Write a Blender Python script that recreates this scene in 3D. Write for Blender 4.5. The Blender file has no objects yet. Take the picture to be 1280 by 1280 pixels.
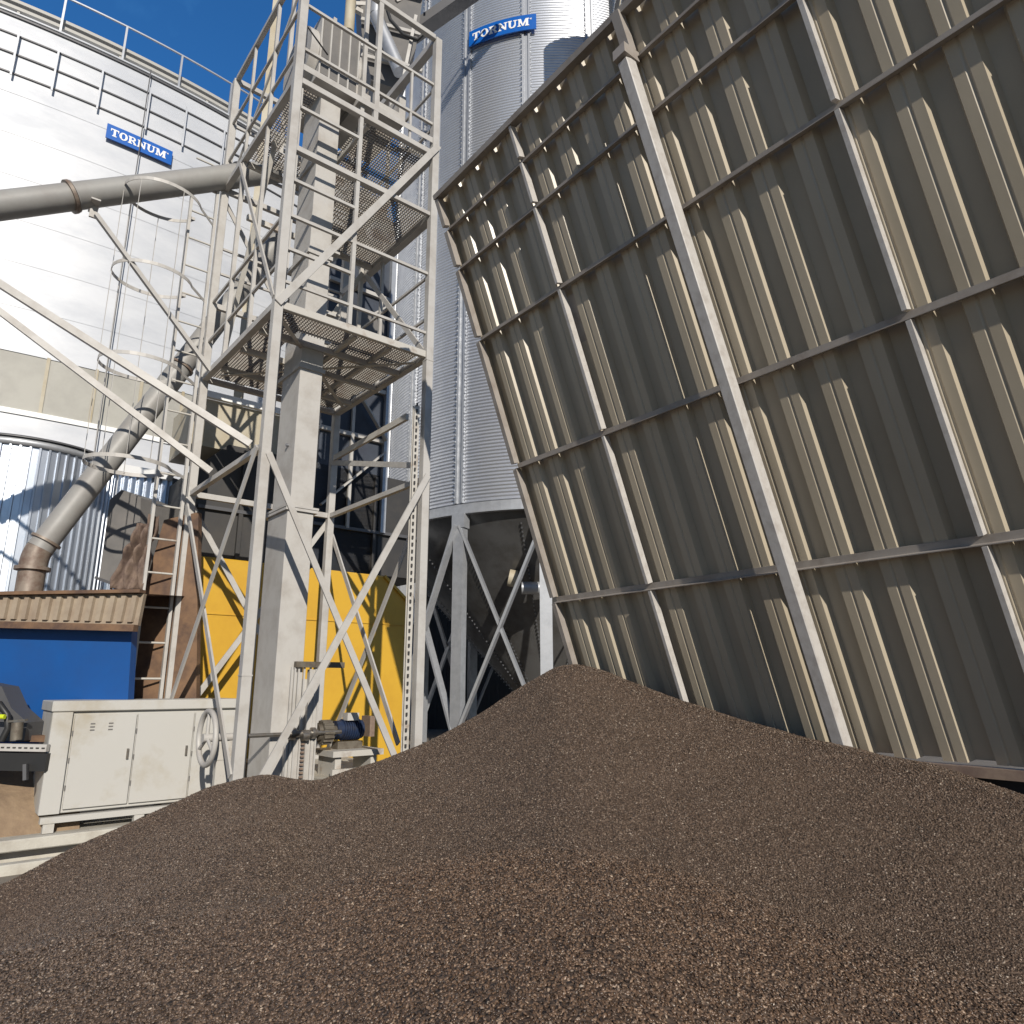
import bpy, math, random
import numpy as np
from mathutils import Vector, Matrix
random.seed(7); rng = np.random.default_rng(7)
sc = bpy.context.scene
COL = sc.collection
R = math.radians
# ------------------------------------------------------------------ camera model (reference photo 1280 px)
FPX = 883.0; TILT = math.atan(215/883.0); CT, ST = math.cos(TILT), math.sin(TILT)
EYE = Vector((0, 0, 1.55))
def ray(u, v):
    X = (u-640)/FPX; Y = (640-v)/FPX
    return Vector((X, CT-ST*Y, ST+CT*Y))
def at(u, v, y):                      # point seen at a photo pixel at forward distance y
    d = ray(u, v); return EYE+d*(y/d.y)
def onpl(u, v, p, n):
    d = ray(u, v); p = Vector(p); n = Vector(n)
    return EYE+d*((p-EYE).dot(n)/d.dot(n))
def oncyl(u, v, cx, cy, rad):
    d = ray(u, v); k = math.hypot(d.x, d.y); dx, dy = d.x/k, d.y/k
    b_ = dx*cx+dy*cy; disc = b_*b_-(cx*cx+cy*cy-rad*rad)
    t = b_-math.sqrt(max(disc, 0)); return EYE+d*(t/k)
# ------------------------------------------------------------------ materials
M = {}
def nd(nt, t, **kw):
    n = nt.nodes.new(t)
    for k, v in kw.items():
        if k in n.inputs.keys(): n.inputs[k].default_value = v
        else: setattr(n, k, v)
    return n
def mat(name, col, rough=.55, metal=0., col2=None, scale=6., detail=6., lo=.42, hi=.68, bump=0., bscale=40., spec=.5, stretch=None, rvar=.12):
    m = bpy.data.materials.new(name); m.use_nodes = True; nt = m.node_tree; L = nt.links
    b = nt.nodes['Principled BSDF']; b.inputs['Base Color'].default_value = (*col, 1)
    b.inputs['Roughness'].default_value = rough; b.inputs['Metallic'].default_value = metal
    b.inputs['Specular IOR Level'].default_value = spec
    tc = nd(nt, 'ShaderNodeTexCoord'); src = tc.outputs['Object']
    if stretch:
        mp = nd(nt, 'ShaderNodeMapping'); mp.inputs['Scale'].default_value = stretch
        L.new(src, mp.inputs['Vector']); src = mp.outputs['Vector']
    nz = nd(nt, 'ShaderNodeTexNoise'); nz.inputs['Scale'].default_value = scale; nz.inputs['Detail'].default_value = detail
    nz.inputs['Roughness'].default_value = .65
    L.new(src, nz.inputs['Vector'])
    if col2:
        rp = nd(nt, 'ShaderNodeValToRGB'); e = rp.color_ramp.elements
        e[0].position = lo; e[0].color = (*col, 1); e[1].position = hi; e[1].color = (*col2, 1)
        L.new(nz.outputs['Fac'], rp.inputs['Fac']); L.new(rp.outputs['Color'], b.inputs['Base Color'])
    mr = nd(nt, 'ShaderNodeMapRange'); mr.inputs['To Min'].default_value = max(rough-rvar, .03); mr.inputs['To Max'].default_value = min(rough+rvar, 1)
    L.new(nz.outputs['Fac'], mr.inputs['Value']); L.new(mr.outputs['Result'], b.inputs['Roughness'])
    if bump:
        n2 = nd(nt, 'ShaderNodeTexNoise'); n2.inputs['Scale'].default_value = bscale; n2.inputs['Detail'].default_value = 4
        L.new(src, n2.inputs['Vector'])
        bp = nd(nt, 'ShaderNodeBump'); bp.inputs['Strength'].default_value = 1; bp.inputs['Distance'].default_value = bump
        L.new(n2.outputs['Fac'], bp.inputs['Height']); L.new(bp.outputs['Normal'], b.inputs['Normal'])
    M[name] = m; return m
mat('paint', (.45, .435, .41), .5, 0, (.34, .315, .285), 3.5, 8, .45, .75, .0006, 30)
mat('paint_worn', (.47, .45, .41), .55, 0, (.22, .15, .10), 5, 9, .55, .78, .0008, 30)
mat('paint_grate', (.30, .28, .25), .6, 0, (.19, .15, .12), 4, 6, .45, .7)
mat('pipe', (.29, .285, .27), .5, .0, (.235, .22, .205), 2.5, 8, .4, .75, .0008, 14)
mat('pipe_rust', (.25, .205, .165), .5, .15, (.15, .10, .075), 8, 8, .4, .65)
mat('cabinet', (.46, .45, .42), .55, 0, (.33, .28, .19), 1.6, 10, .50, .80, .0008, 8)
mat('galv', (.62, .64, .68), .38, .70, (.52, .54, .59), 3, 6, .4, .7)
mat('galv_strut', (.46, .475, .50), .45, .5, (.36, .375, .40), 6, 6, .4, .7)
mat('galv_big', (.56, .575, .60), .5, .12, (.455, .475, .51), .42, 8, .40, .64, .004, .9, stretch=(1, 1, 2.6))
mat('galv_rib', (.52, .56, .62), .34, .8, (.44, .47, .52), 2, 5)
mat('band', (.38, .37, .33), .6, 0, (.31, .30, .27), .8, 5)
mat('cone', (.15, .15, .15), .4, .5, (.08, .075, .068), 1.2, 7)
mat('sheet', (.425, .37, .28), .34, 0, (.355, .305, .225), 1.2, 7, .4, .7, .0008, 9, stretch=(1, 1, .35))
mat('wall_steel', (.33, .30, .27), .5, .1, (.22, .185, .155), 5, 8, .45, .75)
mat('wall_post', (.52, .50, .475), .5, .1, (.35, .32, .29), 12, 8, .45, .8)
mat('rust_beam', (.26, .19, .14), .65, .1, (.15, .10, .08), 6, 7)
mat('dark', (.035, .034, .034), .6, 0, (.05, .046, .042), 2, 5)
mat('shade_blue', (.045, .055, .075), .6, 0, (.03, .035, .05), 2, 5)  # shade on the dryer casing, put into its colour
mat('blue', (.001, .07, .27), .55, 0, (.004, .055, .21), 1, 5, .4, .7)
mat('sign_blue', (.003, .10, .42), .4)
mat('white', (.82, .82, .80), .5)
mat('yellow', (.57, .335, .03), .45, 0, (.49, .27, .022), 1.5, 8, .45, .75, .0008, 6)
mat('brown', (.19, .11, .06), .65, 0, (.085, .05, .035), 3.6, 8, .4, .65, .002, 8)
mat('cloth', (.17, .12, .09), .8, 0, (.09, .06, .05), 9, 8, .4, .65)
mat('fascia', (.33, .27, .20), .55, 0, (.24, .18, .13), 3, 8)
mat('hood', (.13, .125, .12), .6, 0, (.17, .16, .15), 2, 6)
mat('beige', (.44, .40, .31), .6, 0, (.36, .30, .20), 1.5, 6)
mat('steel', (.32, .30, .27), .38, .8, (.22, .18, .14), 14, 6)
mat('gear', (.16, .14, .11), .6, .3, (.10, .08, .06), 14, 6)
mat('motor_blue', (.014, .028, .07), .5, 0, (.015, .018, .03), 10, 5)
mat('black', (.02, .02, .02), .5)
mat('lime', (.55, .65, .02), .5)
mat('concrete', (.50, .48, .42), .75, 0, (.36, .33, .28), 4, 9, .42, .72, .003, 30)
mat('soil', (.28, .20, .125), .9, 0, (.19, .13, .085), 3, 9, .4, .65, .02, 9)
mat('ground', (.22, .19, .155), .9, 0, (.15, .13, .105), 1.2, 9, .4, .65, .008, 20)
mat('bolt', (.30, .31, .33), .4, .8)
mat('frame_dark', (.10, .10, .105), .5, .3)
mat('gantry', (.40, .39, .36), .55)
# pile materials
def pile_mats():
    m = bpy.data.materials.new('seed_bed'); m.use_nodes = True; nt = m.node_tree; L = nt.links
    b = nt.nodes['Principled BSDF']; b.inputs['Roughness'].default_value = .7
    tc = nd(nt, 'ShaderNodeTexCoord')
    v = nd(nt, 'ShaderNodeTexVoronoi'); v.inputs['Scale'].default_value = 95
    L.new(tc.outputs['Object'], v.inputs['Vector'])
    rp = nd(nt, 'ShaderNodeValToRGB'); e = rp.color_ramp.elements
    e[0].position = .0; e[0].color = (.045, .030, .021, 1); e[1].position = 1; e[1].color = (.13, .087, .06, 1)
    L.new(v.outputs['Color'], rp.inputs['Fac']); L.new(rp.outputs['Color'], b.inputs['Base Color'])
    bp = nd(nt, 'ShaderNodeBump'); bp.inputs['Distance'].default_value = .006; bp.invert = True
    L.new(v.outputs['Distance'], bp.inputs['Height']); L.new(bp.outputs['Normal'], b.inputs['Normal'])
    M['seed_bed'] = m
    m = bpy.data.materials.new('seed'); m.use_nodes = True; nt = m.node_tree; L = nt.links
    b = nt.nodes['Principled BSDF']; b.inputs['Roughness'].default_value = .34
    a = nd(nt, 'ShaderNodeAttribute'); a.attribute_name = 'tone'
    rp = nd(nt, 'ShaderNodeValToRGB'); r = rp.color_ramp; e = r.elements
    e[0].position = 0; e[0].color = (.03, .02, .014, 1); e[1].position = 1; e[1].color = (.36, .30, .24, 1)
    for p_, c_ in ((.35, (.098, .067, .047)), (.86, (.15, .104, .073)), (.965, (.23, .17, .125))):
        q = e.new(p_); q.color = (*c_, 1)
    L.new(a.outputs['Fac'], rp.inputs['Fac'])
    bt = nd(nt, 'ShaderNodeAttribute'); bt.attribute_name = 'near_warm'
    mm = nt.nodes.new('ShaderNodeMix'); mm.data_type = 'RGBA'; mm.blend_type = 'MULTIPLY'; mm.inputs['B'].default_value = (1.08, .98, .88, 1)
    L.new(bt.outputs['Fac'], mm.inputs['Factor']); L.new(rp.outputs['Color'], mm.inputs['A']); L.new(mm.outputs['Result'], b.inputs['Base Color'])
    M['seed'] = m
pile_mats()
# ------------------------------------------------------------------ mesh builder
class MB:
    def __init__(s): s.v = []; s.f = []; s.smooth = []
    def add(s, vs, fs, smooth=False):
        o = len(s.v); s.v += [tuple(x) for x in vs]
        for f in fs: s.f.append(tuple(i+o for i in f)); s.smooth.append(smooth)
        return s
    def hexa(s, c):            # 8 corners: bottom 4 ccw, top 4
        return s.add(c, [(3, 2, 1, 0), (4, 5, 6, 7), (0, 1, 5, 4), (1, 2, 6, 5), (2, 3, 7, 6), (3, 0, 4, 7)])
    def frame(s, p, q, up):
        p = Vector(p); q = Vector(q); d = (q-p).normalized(); up = Vector(up)
        if abs(d.dot(up.normalized())) > .98: up = Vector((1, .2, 0))
        x = d.cross(up).normalized(); y = x.cross(d).normalized(); return p, q, d, x, y
    def bar(s, p, q, w, h=None, up=(0, 0, 1), off=(0, 0), kind='box', t=.008):
        h = w if h is None else h
        p, q, d, x, y = s.frame(p, q, up)
        if kind == 'box': pr = [(-w/2, -h/2), (w/2, -h/2), (w/2, h/2), (-w/2, h/2)]
        elif kind == 'L': pr = [(-w/2, -h/2), (w/2, -h/2), (w/2, -h/2+t), (-w/2+t, -h/2+t), (-w/2+t, h/2), (-w/2, h/2)]
        elif kind == 'C': pr = [(-w/2, -h/2), (w/2, -h/2), (w/2, -h/2+t), (-w/2+t, -h/2+t), (-w/2+t, h/2-t), (w/2, h/2-t), (w/2, h/2), (-w/2, h/2)]
        pr = [(a_+off[0], b_+off[1]) for a_, b_ in pr]; n = len(pr)
        vs = [p+x*a_+y*b_ for a_, b_ in pr]+[q+x*a_+y*b_ for a_, b_ in pr]
        fs = [(i, (i+1) % n, n+(i+1) % n, n+i) for i in range(n)]+[tuple(range(n))[::-1], tuple(range(n, 2*n))]
        return s.add(vs, fs)
    def tube(s, p, q, r, r2=None, seg=14, cap=True):
        r2 = r if r2 is None else r2
        p, q, d, x, y = s.frame(p, q, (0, 0, 1))
        vs = []
        for c, rr in ((p, r), (q, r2)):
            for i in range(seg):
                a_ = 2*math.pi*i/seg; vs.append(c+x*(rr*math.cos(a_))+y*(rr*math.sin(a_)))
        s.add(vs, [(i, (i+1) % seg, seg+(i+1) % seg, seg+i) for i in range(seg)], True)
        if cap: s.add(vs, [tuple(range(seg))[::-1], tuple(range(seg, 2*seg))])
        return s
    def path(s, pts, r, seg=8, closed=False):
        n = len(pts); pts = [Vector(p) for p in pts]; o = []
        prev = None
        for i, p in enumerate(pts):
            d = (pts[(i+1) % n]-pts[i-1]) if (closed or 0 < i < n-1) else (pts[1]-pts[0] if i == 0 else pts[-1]-pts[-2])
            d.normalize()
            if prev is None:
                prev = d.orthogonal().normalized()
            x = (prev-d*prev.dot(d)).normalized(); prev = x; y = d.cross(x)
            for k in range(seg):
                a_ = 2*math.pi*k/seg; o.append(p+x*(r*math.cos(a_))+y*(r*math.sin(a_)))
        fs = []
        for i in range(n if closed else n-1):
            j = (i+1) % n
            for k in range(seg): fs.append((i*seg+k, i*seg+(k+1) % seg, j*seg+(k+1) % seg, j*seg+k))
        return s.add(o, fs, True)
    def lathe(s, prof, c, seg=48, a0=0, a1=2*math.pi, smooth=True, axis=None, close=False):
        full = abs(a1-a0-2*math.pi) < 1e-6; n = seg if full else seg+1
        vs = []
        for i in range(n):
            a_ = a0+(a1-a0)*i/seg; ca, sa = math.cos(a_), math.sin(a_)
            for r, z in prof: vs.append((c[0]+r*ca, c[1]+r*sa, c[2]+z))
        m = len(prof); fs = []
        for i in range(seg):
            j = (i+1) % n
            for k in range(m-1 if not close else m): fs.append((i*m+k, j*m+k, j*m+(k+1) % m, i*m+(k+1) % m))
        return s.add(vs, fs, smooth)
    def poly(s, pts, thick, n):   # extrude polygon pts by thick along n
        n = Vector(n).normalized(); k = len(pts); pts = [Vector(p) for p in pts]
        return s.add(pts+[p+n*thick for p in pts], [tuple(range(k))[::-1], tuple(range(k, 2*k))]+[(i, (i+1) % k, k+(i+1) % k, k+i) for i in range(k)])
    def build(s, name, m, parent=None, bevel=0, label=None):
        me = bpy.data.meshes.new(name); me.from_pydata(s.v, [], s.f); me.materials.append(M[m])
        me.polygons.foreach_set('use_smooth', s.smooth); me.update()
        o = bpy.data.objects.new(name, me); COL.objects.link(o)
        if parent is not None:
            o.parent = parent
            o.matrix_parent_inverse = Matrix.Translation(parent.location).inverted() if parent.parent is None else Matrix.Identity(4)
        if bevel:
            bv = o.modifiers.new('bevel', 'BEVEL'); bv.width = bevel; bv.segments = 1; bv.limit_method = 'ANGLE'
        if label: o['label'] = label
        return o
def thing(name, label, cat, loc=(0, 0, 0), group=None):
    o = bpy.data.objects.new(name, None); COL.objects.link(o); o.location = loc
    o['label'] = label; o['category'] = cat
    if group: o['group'] = group
    return o
def tag(o, label, cat, group=None):
    o['label'] = label; o['category'] = cat
    if group: o['group'] = group
    return o
def struct(o, kind='structure'): o['kind'] = kind; return o

# ================================================================== GROUND
b = MB(); n = 40; g = [-400+20*i for i in range(41)]
vs = [(x, y, 0) for y in g for x in g]; fs = [(j*41+i, j*41+i+1, (j+1)*41+i+1, (j+1)*41+i) for j in range(40) for i in range(40)]
struct(b.add(vs, fs).build('ground', 'ground'))

# ================================================================== TOWER FRAME coordinates
A = Vector((.768, .641, 0)).normalized(); B = Vector((-A.y, A.x, 0)); Z = Vector((0, 0, 1))
FL0 = Vector((-2.465, 6.70, 0)); W = 1.88; DB = 2.45
def TW(s, b_, z): return FL0+A*s+B*b_+Z*z

# ================================================================== SEED PILE
def sl(u, v):
    d = ray(u, v); return d.z/d.y
# main crest: photo pixel and forward distance
CR = [(-700, 1215, 4.2), (-300, 1165, 4.6), (0, 1112, 5.2), (60, 1078, 5.35), (120, 1048, 5.5), (180, 1019, 5.65), (225, 1001, 5.8), (260, 986, 5.95), (300, 974, 6.1), (335, 969, 6.2),
      (370, 975, 6.2), (400, 977, 6.2), (440, 962, 6.2), (480, 948, 6.25), (530, 930, 6.3), (600, 892, 6.35), (660, 853, 6.35), (695, 832, 6.3), (720, 829, 6.25), (760, 840, 6.1), (820, 861, 5.8),
      (900, 889, 5.4), (1000, 918, 4.95), (1100, 943, 4.55), (1180, 962, 4.25), (1280, 996, 3.9), (1500, 1075, 3.3), (2000, 1240, 2.4)]
HU = [(-700, 1300, 1.9), (0, 1210, 2.0), (300, 1150, 2.1), (450, 1098, 2.2), (560, 1070, 2.25), (640, 1060, 2.25), (760, 1066, 2.2), (850, 1090, 2.15), (920, 1120, 2.05), (1060, 1182, 1.9), (1280, 1262, 1.7), (2000, 1420, 1.4)]
def tab(T):
    a_ = []
    for u, v, y in T:
        d = ray(u, v); a_.append((math.atan2(d.x, d.y), math.hypot(d.x, d.y)/d.y*y, 1.55+d.z/d.y*y))
    return np.array(a_)
def smooth_tab(T, k=9):
    T = tab(T); g = np.radians(np.linspace(-75, 75, 601)); o = [g]
    kern = np.exp(-np.linspace(-2, 2, 2*k+1)**2); kern /= kern.sum()
    for c in (1, 2):
        y = np.interp(g, T[:, 0], T[:, c]); o.append(np.convolve(np.pad(y, k, 'edge'), kern, 'valid'))
    return np.stack(o, 1)
cr, hu = smooth_tab(CR, 4), smooth_tab(HU, 12)
def pchip(xs, ys, x):     # monotone cubic interpolation, xs (n,k) per row
    h = np.diff(xs, axis=0); dl = np.diff(ys, axis=0)/h
    m = np.zeros_like(ys); m[1:-1] = np.where(dl[:-1]*dl[1:] > 0, 2*dl[:-1]*dl[1:]/(dl[:-1]+dl[1:]+1e-12), 0); m[0] = dl[0]; m[-1] = dl[-1]
    out = np.zeros(len(x)); k = np.zeros(len(x), int)
    for i in range(1, xs.shape[0]-1): k += (x > xs[i]).astype(int)
    c = np.arange(len(x)); x0 = xs[k, c]; x1 = xs[k+1, c]; hh = x1-x0; t = np.clip((x-x0)/hh, 0, 1)
    y0, y1, m0, m1 = ys[k, c], ys[k+1, c], m[k, c], m[k+1, c]
    return (2*t**3-3*t**2+1)*y0+(t**3-2*t**2+t)*hh*m0+(-2*t**3+3*t**2)*y1+(t**3-t**2)*hh*m1
def lump(x, y):
    return (.5*np.sin(x*3.1+1.3*np.sin(y*2.3))+.5*np.sin(y*4.3+1.7*np.sin(x*2.9+1))+.35*np.sin(x*9.1+y*5.3+np.sin(y*7))+.3*np.sin(y*11.3-x*6.7))
def pile_h(az, r):
    rc = np.interp(az, cr[:, 0], cr[:, 1]); zc = np.interp(az, cr[:, 0], cr[:, 2])
    rh = np.interp(az, hu[:, 0], hu[:, 1]); zh = np.interp(az, hu[:, 0], hu[:, 2])
    hf = np.clip((az-math.radians(-19))/math.radians(16), 0, 1); hf = hf*hf*(3-2*hf)
    rv = rh+.75; zv = (zh-.03)*.8+(zc-.1)*.2-.08-.27*hf
    ze = np.full_like(az, -.3)
    xs = np.stack([np.full_like(az, .05), np.full_like(az, .9), rh, rv, rc-.5, rc-.08, rc+.08, rc+.35, rc+.35+(zc+.1)/.62])
    sc_ = (zc-zv)/(rc-rv)
    ys = np.stack([zh-.16, zh-.10, zh, zv, zc-.5*np.clip(sc_*1.25, .1, .6)-.015, zc-.012, zc-.012, zc-.17, ze])
    z = pchip(xs, ys, r)
    x = r*np.sin(az); y = r*np.cos(az)
    return z+.012*lump(x, y)*np.clip((r-.5)/2, .3, 1)
na, nr = 420, 360
azs = np.radians(np.linspace(-68, 68, na)); rs = np.geomspace(.12, 11, nr)
AZ, RR = np.meshgrid(azs, rs); az_, r_ = AZ.ravel(), RR.ravel()
zz = pile_h(az_, r_)
V = np.stack([r_*np.sin(az_), r_*np.cos(az_), zz], 1)
idx = np.arange(na*nr).reshape(nr, na)
Q = np.stack([idx[:-1, :-1], idx[:-1, 1:], idx[1:, 1:], idx[1:, :-1]], -1).reshape(-1, 4)
keep = V[Q[:, 0], 2] > -.15; Q = Q[keep]
# seeds
def seeds(N, rmin, rmax, power):
    u = rng.random(N); r = (rmin**power+(rmax**power-rmin**power)*u)**(1/power)
    a_ = np.radians(rng.uniform(-43, 43, N)); return a_, r
s1 = seeds(130000, .75, 2.6, 1.6); s2 = seeds(400000, 2.4, 7.0, 1.5)
sa = np.concatenate([s1[0], s2[0]]); sr = np.concatenate([s1[1], s2[1]])
sz = pile_h(sa, sr); e_ = .01
rcx = np.interp(sa, cr[:, 0], cr[:, 1]); k_ = (sr < rcx+.35) & (sz > -.02); sa, sr, sz = sa[k_], sr[k_], sz[k_]
N = len(sa)
def hxy(x, y): return pile_h(np.arctan2(x, y), np.hypot(x, y))
px, py = sr*np.sin(sa), sr*np.cos(sa)
gx = (hxy(px+e_, py)-hxy(px-e_, py))/(2*e_); gy = (hxy(px, py+e_)-hxy(px, py-e_))/(2*e_)
nrm = np.stack([-gx, -gy, np.ones(N)], 1)+rng.normal(0, .38, (N, 3)); nrm /= np.linalg.norm(nrm, axis=1)[:, None]
tdir = rng.normal(0, 1, (N, 3)); tdir -= nrm*(tdir*nrm).sum(1)[:, None]; tdir /= np.linalg.norm(tdir, axis=1)[:, None]
bdir = np.cross(nrm, tdir)
ln = .0060*(1+.10*np.clip(sr-1.5, 0, 6))*rng.uniform(.75, 1.2, N); wd = ln*rng.uniform(.46, .62, N); th = wd*.75
P = np.stack([px, py, sz], 1)+nrm*(th*rng.uniform(-.2, .9, N))[:, None]
base = np.array([(-1, 0, 0), (-.25, .95, 0), (-.25, -.95, 0), (.85, 0, 0), (-.15, 0, 1), (-.15, 0, -.7), (.5, .62, 0), (.5, -.62, 0)])
GV = P[:, None, :]+tdir[:, None, :]*(ln[:, None]*base[None, :, 0])[..., None]+bdir[:, None, :]*(wd[:, None]*base[None, :, 1])[..., None]+nrm[:, None, :]*(th[:, None]*base[None, :, 2])[..., None]
tri = np.array([(0, 2, 4), (2, 7, 4), (7, 3, 4), (3, 6, 4), (6, 1, 4), (1, 0, 4), (0, 1, 5), (2, 0, 5), (1, 6, 5), (7, 2, 5)])
GF = (np.arange(N)*8)[:, None, None]+tri[None]
tone = np.repeat(np.clip(rng.random(N), 0, 1), 8)
def np_mesh(name, V, F, m, tone=None, smooth=True):
    me = bpy.data.meshes.new(name); nv, nf, k = len(V), len(F), F.shape[1]
    me.vertices.add(nv); me.vertices.foreach_set('co', V.astype(np.float32).ravel())
    me.loops.add(nf*k); me.loops.foreach_set('vertex_index', F.astype(np.int32).ravel())
    me.polygons.add(nf); me.polygons.foreach_set('loop_start', np.arange(0, nf*k, k, dtype=np.int32))
    me.polygons.foreach_set('use_smooth', np.full(nf, smooth)); me.update(calc_edges=True)
    if tone is not None:
        at_ = me.attributes.new('tone', 'FLOAT', 'POINT'); at_.data.foreach_set('value', tone.astype(np.float32))
    me.materials.append(M[m]); o = bpy.data.objects.new(name, me); COL.objects.link(o); return o
QT = np.concatenate([Q[:, [0, 1, 2]], Q[:, [0, 2, 3]]])
nb_ = len(V); allV = np.concatenate([V, GV.reshape(-1, 3)]); allF = np.concatenate([QT, GF.reshape(-1, 3)+nb_])
sd = np_mesh('seed_pile', allV, allF, 'seed', np.concatenate([np.zeros(nb_), tone]), False); sd.data.materials.append(M['seed_bed'])
near_w = np.clip((np.interp(sa, hu[:, 0], hu[:, 1])+.25-sr)/.4, 0, 1)*np.clip((sa+.5)/.35, 0, 1)  # warmer tint on most seeds of the near mound
near_w = near_w*(rng.random(N) < .85); at_ = sd.data.attributes.new('near_warm', 'FLOAT', 'POINT'); at_.data.foreach_set('value', np.concatenate([np.zeros(nb_), np.repeat(near_w, 8)]).astype(np.float32))
mi = np.zeros(len(allF), np.int32); mi[:len(QT)] = 1; sd.data.polygons.foreach_set('material_index', mi)
sm_ = np.ones(len(allF), bool); sd.data.polygons.foreach_set('use_smooth', sm_)
struct(sd, 'stuff'); sd['label'] = 'large heap of loose dark brown seeds filling the foreground'; sd['category'] = 'seed pile'

# ================================================================== LEANING CORRUGATED WALL
h_ = Vector((-.60981836, .79254121, 0)); r_ax = Vector((-.24943661, -.19192822, .94918119)); n_ = Vector((.75226521, .57882812, .31473014))
rs_ = (r_ax+h_*.045)          # slightly racked frame
P0 = Vector((2.36719779, 4.78631937, 1.1))
def WL(t, r, o=0.): return P0-h_*t+rs_*r-n_*o       # o = towards the camera side
TL, TR, RB, RT = -2.60, 4.6, 0., 5.36
wall = thing('corrugated_wall', 'tall leaning wall of beige corrugated sheets on a steel frame above the seed pile', 'corrugated wall', WL(1, 0, 0))
b = MB(); pts = []; t = TL+.0; k = 0
CW, FW, VW, SW = .132, .027, .108, .018   # crest, flank, valley, flank
prof = []; t = -.06-.285*9-CW+.0           # crest i spans [tr-CW, tr]
while t < TR:
    c0, c1 = t, t+CW; m_ = (c0+c1)/2
    prof += [(c0, 0), (m_-.012, 0), (m_-.004, -.006), (m_+.004, -.006), (m_+.012, 0), (c1, 0), (c1+FW, -.055), (c1+FW+VW, -.055)]
    t = c1+FW+VW+SW
prof = [(max(min(a_, TR), TL), o) for a_, o in prof if TL-.03 < a_ < TR+.03]
rows = [RB, 1.29, 2.6, 3.88, 4.61, RT+.03]
vs = [WL(a_, r, o) for r in rows for a_, o in prof]; m_ = len(prof)
b.add(vs, [(j*m_+i, j*m_+i+1, (j+1)*m_+i+1, (j+1)*m_+i) for j in range(len(rows)-1) for i in range(m_-1)])
sh = b.build('corrugated_sheet', 'sheet', wall); so = sh.modifiers.new('solid', 'SOLIDIFY'); so.thickness = .0015; so.offset = 0
for r, o in ((1.29, .056), (2.6, .056), (3.88, .056), (4.61, .052), (5.02, .050)):
    MB().bar(WL(TL, r, o/2+.002), WL(TR, r, o/2+.002), o, .05, up=rs_, kind='L', t=.006).build('purlin', 'wall_steel', wall)
MB().bar(WL(TL-.02, RT, .03), WL(TR, RT, .03), .09, .045, up=rs_).build('top_rail', 'wall_steel', wall)
for t in (TL+.005, -1.42, .98, 2.15, 3.3):
    b = MB()
    rr = [0, 1.29, 2.6, 3.88, 4.61, 5.02, RT]
    for i in range(6):
        b.bar(WL(t, rr[i]+.03, .036), WL(t, rr[i+1]-.03, .036), .06, .028 if t > TL+.1 else .05, up=h_)
    b.build('edge_stud' if t < TL+.1 else 'stud', 'wall_steel' if t < TL+.1 else 'wall_post', wall)
b = MB().bar(WL(-.17+.01, -.12, .118), WL(-.17+.01, 4.98, .118), .10, .085, up=h_)
b.build('main_post', 'wall_post', wall, .006)
MB().bar(WL(-.16, 4.98, .118), WL(-.16, 5.06, .09), .15, .11, up=h_).build('post_cap', 'wall_steel', wall)
MB().bar(WL(-.15, 5.06, .06), WL(-.15, RT, .06), .07, .07, up=h_).build('post_top', 'wall_steel', wall)
MB().bar(WL(3.4, -.12, .118), WL(3.4, 5.36, .118), .10, .085, up=h_).build('main_post', 'wall_post', wall, .006)
# base channel and the dark trench below
bx = -h_
MB().bar(WL(TL, -.035, .03), WL(TR, -.035, .03), .13, .055, up=Z).build('base_channel', 'rust_beam', wall)
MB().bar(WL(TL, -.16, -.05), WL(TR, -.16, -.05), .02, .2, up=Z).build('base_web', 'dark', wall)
MB().bar(WL(TL, -.20, .02), WL(TR, -.20, .02), .06, .012, up=Z).build('base_angle', 'galv_strut', wall)
for t in (TL+.1, .0, 2.2, 4.3):
    p = WL(t, -.06, -.12); MB().bar((p.x, p.y, -.02), (p.x, p.y, p.z), .12, .12, up=h_).build('foot_post', 'rust_beam', wall)
# back props so that the wall stands
for t in (-1.4, 1.0, 3.3):
    p = WL(t, 3.8, -.08); q = Vector((p.x+n_.x*2.0, p.y+n_.y*2.0, -.02)); MB().bar(p, q, .1, .1, up=h_).build('back_prop', 'wall_steel', wall)
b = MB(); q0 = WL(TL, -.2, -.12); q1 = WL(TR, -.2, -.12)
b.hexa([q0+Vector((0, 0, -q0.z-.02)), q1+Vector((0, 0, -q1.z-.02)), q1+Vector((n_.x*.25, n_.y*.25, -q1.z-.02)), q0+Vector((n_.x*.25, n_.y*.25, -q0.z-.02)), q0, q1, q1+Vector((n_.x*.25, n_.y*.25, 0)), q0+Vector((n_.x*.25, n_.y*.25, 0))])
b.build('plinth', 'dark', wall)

# ================================================================== ELEVATOR TOWER
tower = thing('service_tower', 'pale grey steel lattice tower with mesh platforms and guard rails around the elevator', 'steel tower', TW(W/2, 1.2, 0))
def part(b_, name, m='paint', par=None, **k): return b_.build(name, m, par or tower, **k)
HT = 10.15
for s, b_, top in ((0, 0, HT), (W, 0, HT), (0, DB, HT), (W, DB, HT)):
    sg = 1 if s == 0 else -1
    mb = MB().bar(TW(s, b_, -.02), TW(s, b_, top), .095, .095, up=B)
    lg = part(mb, 'leg', bevel=.004)
    if b_ == 0:
        for zz_ in ((1.62,) if s == 0 else (5.35, )): MB().bar(TW(s, b_, zz_), TW(s, b_, zz_+.014), .103, .103, up=B).build('splice', 'paint', lg)
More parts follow.
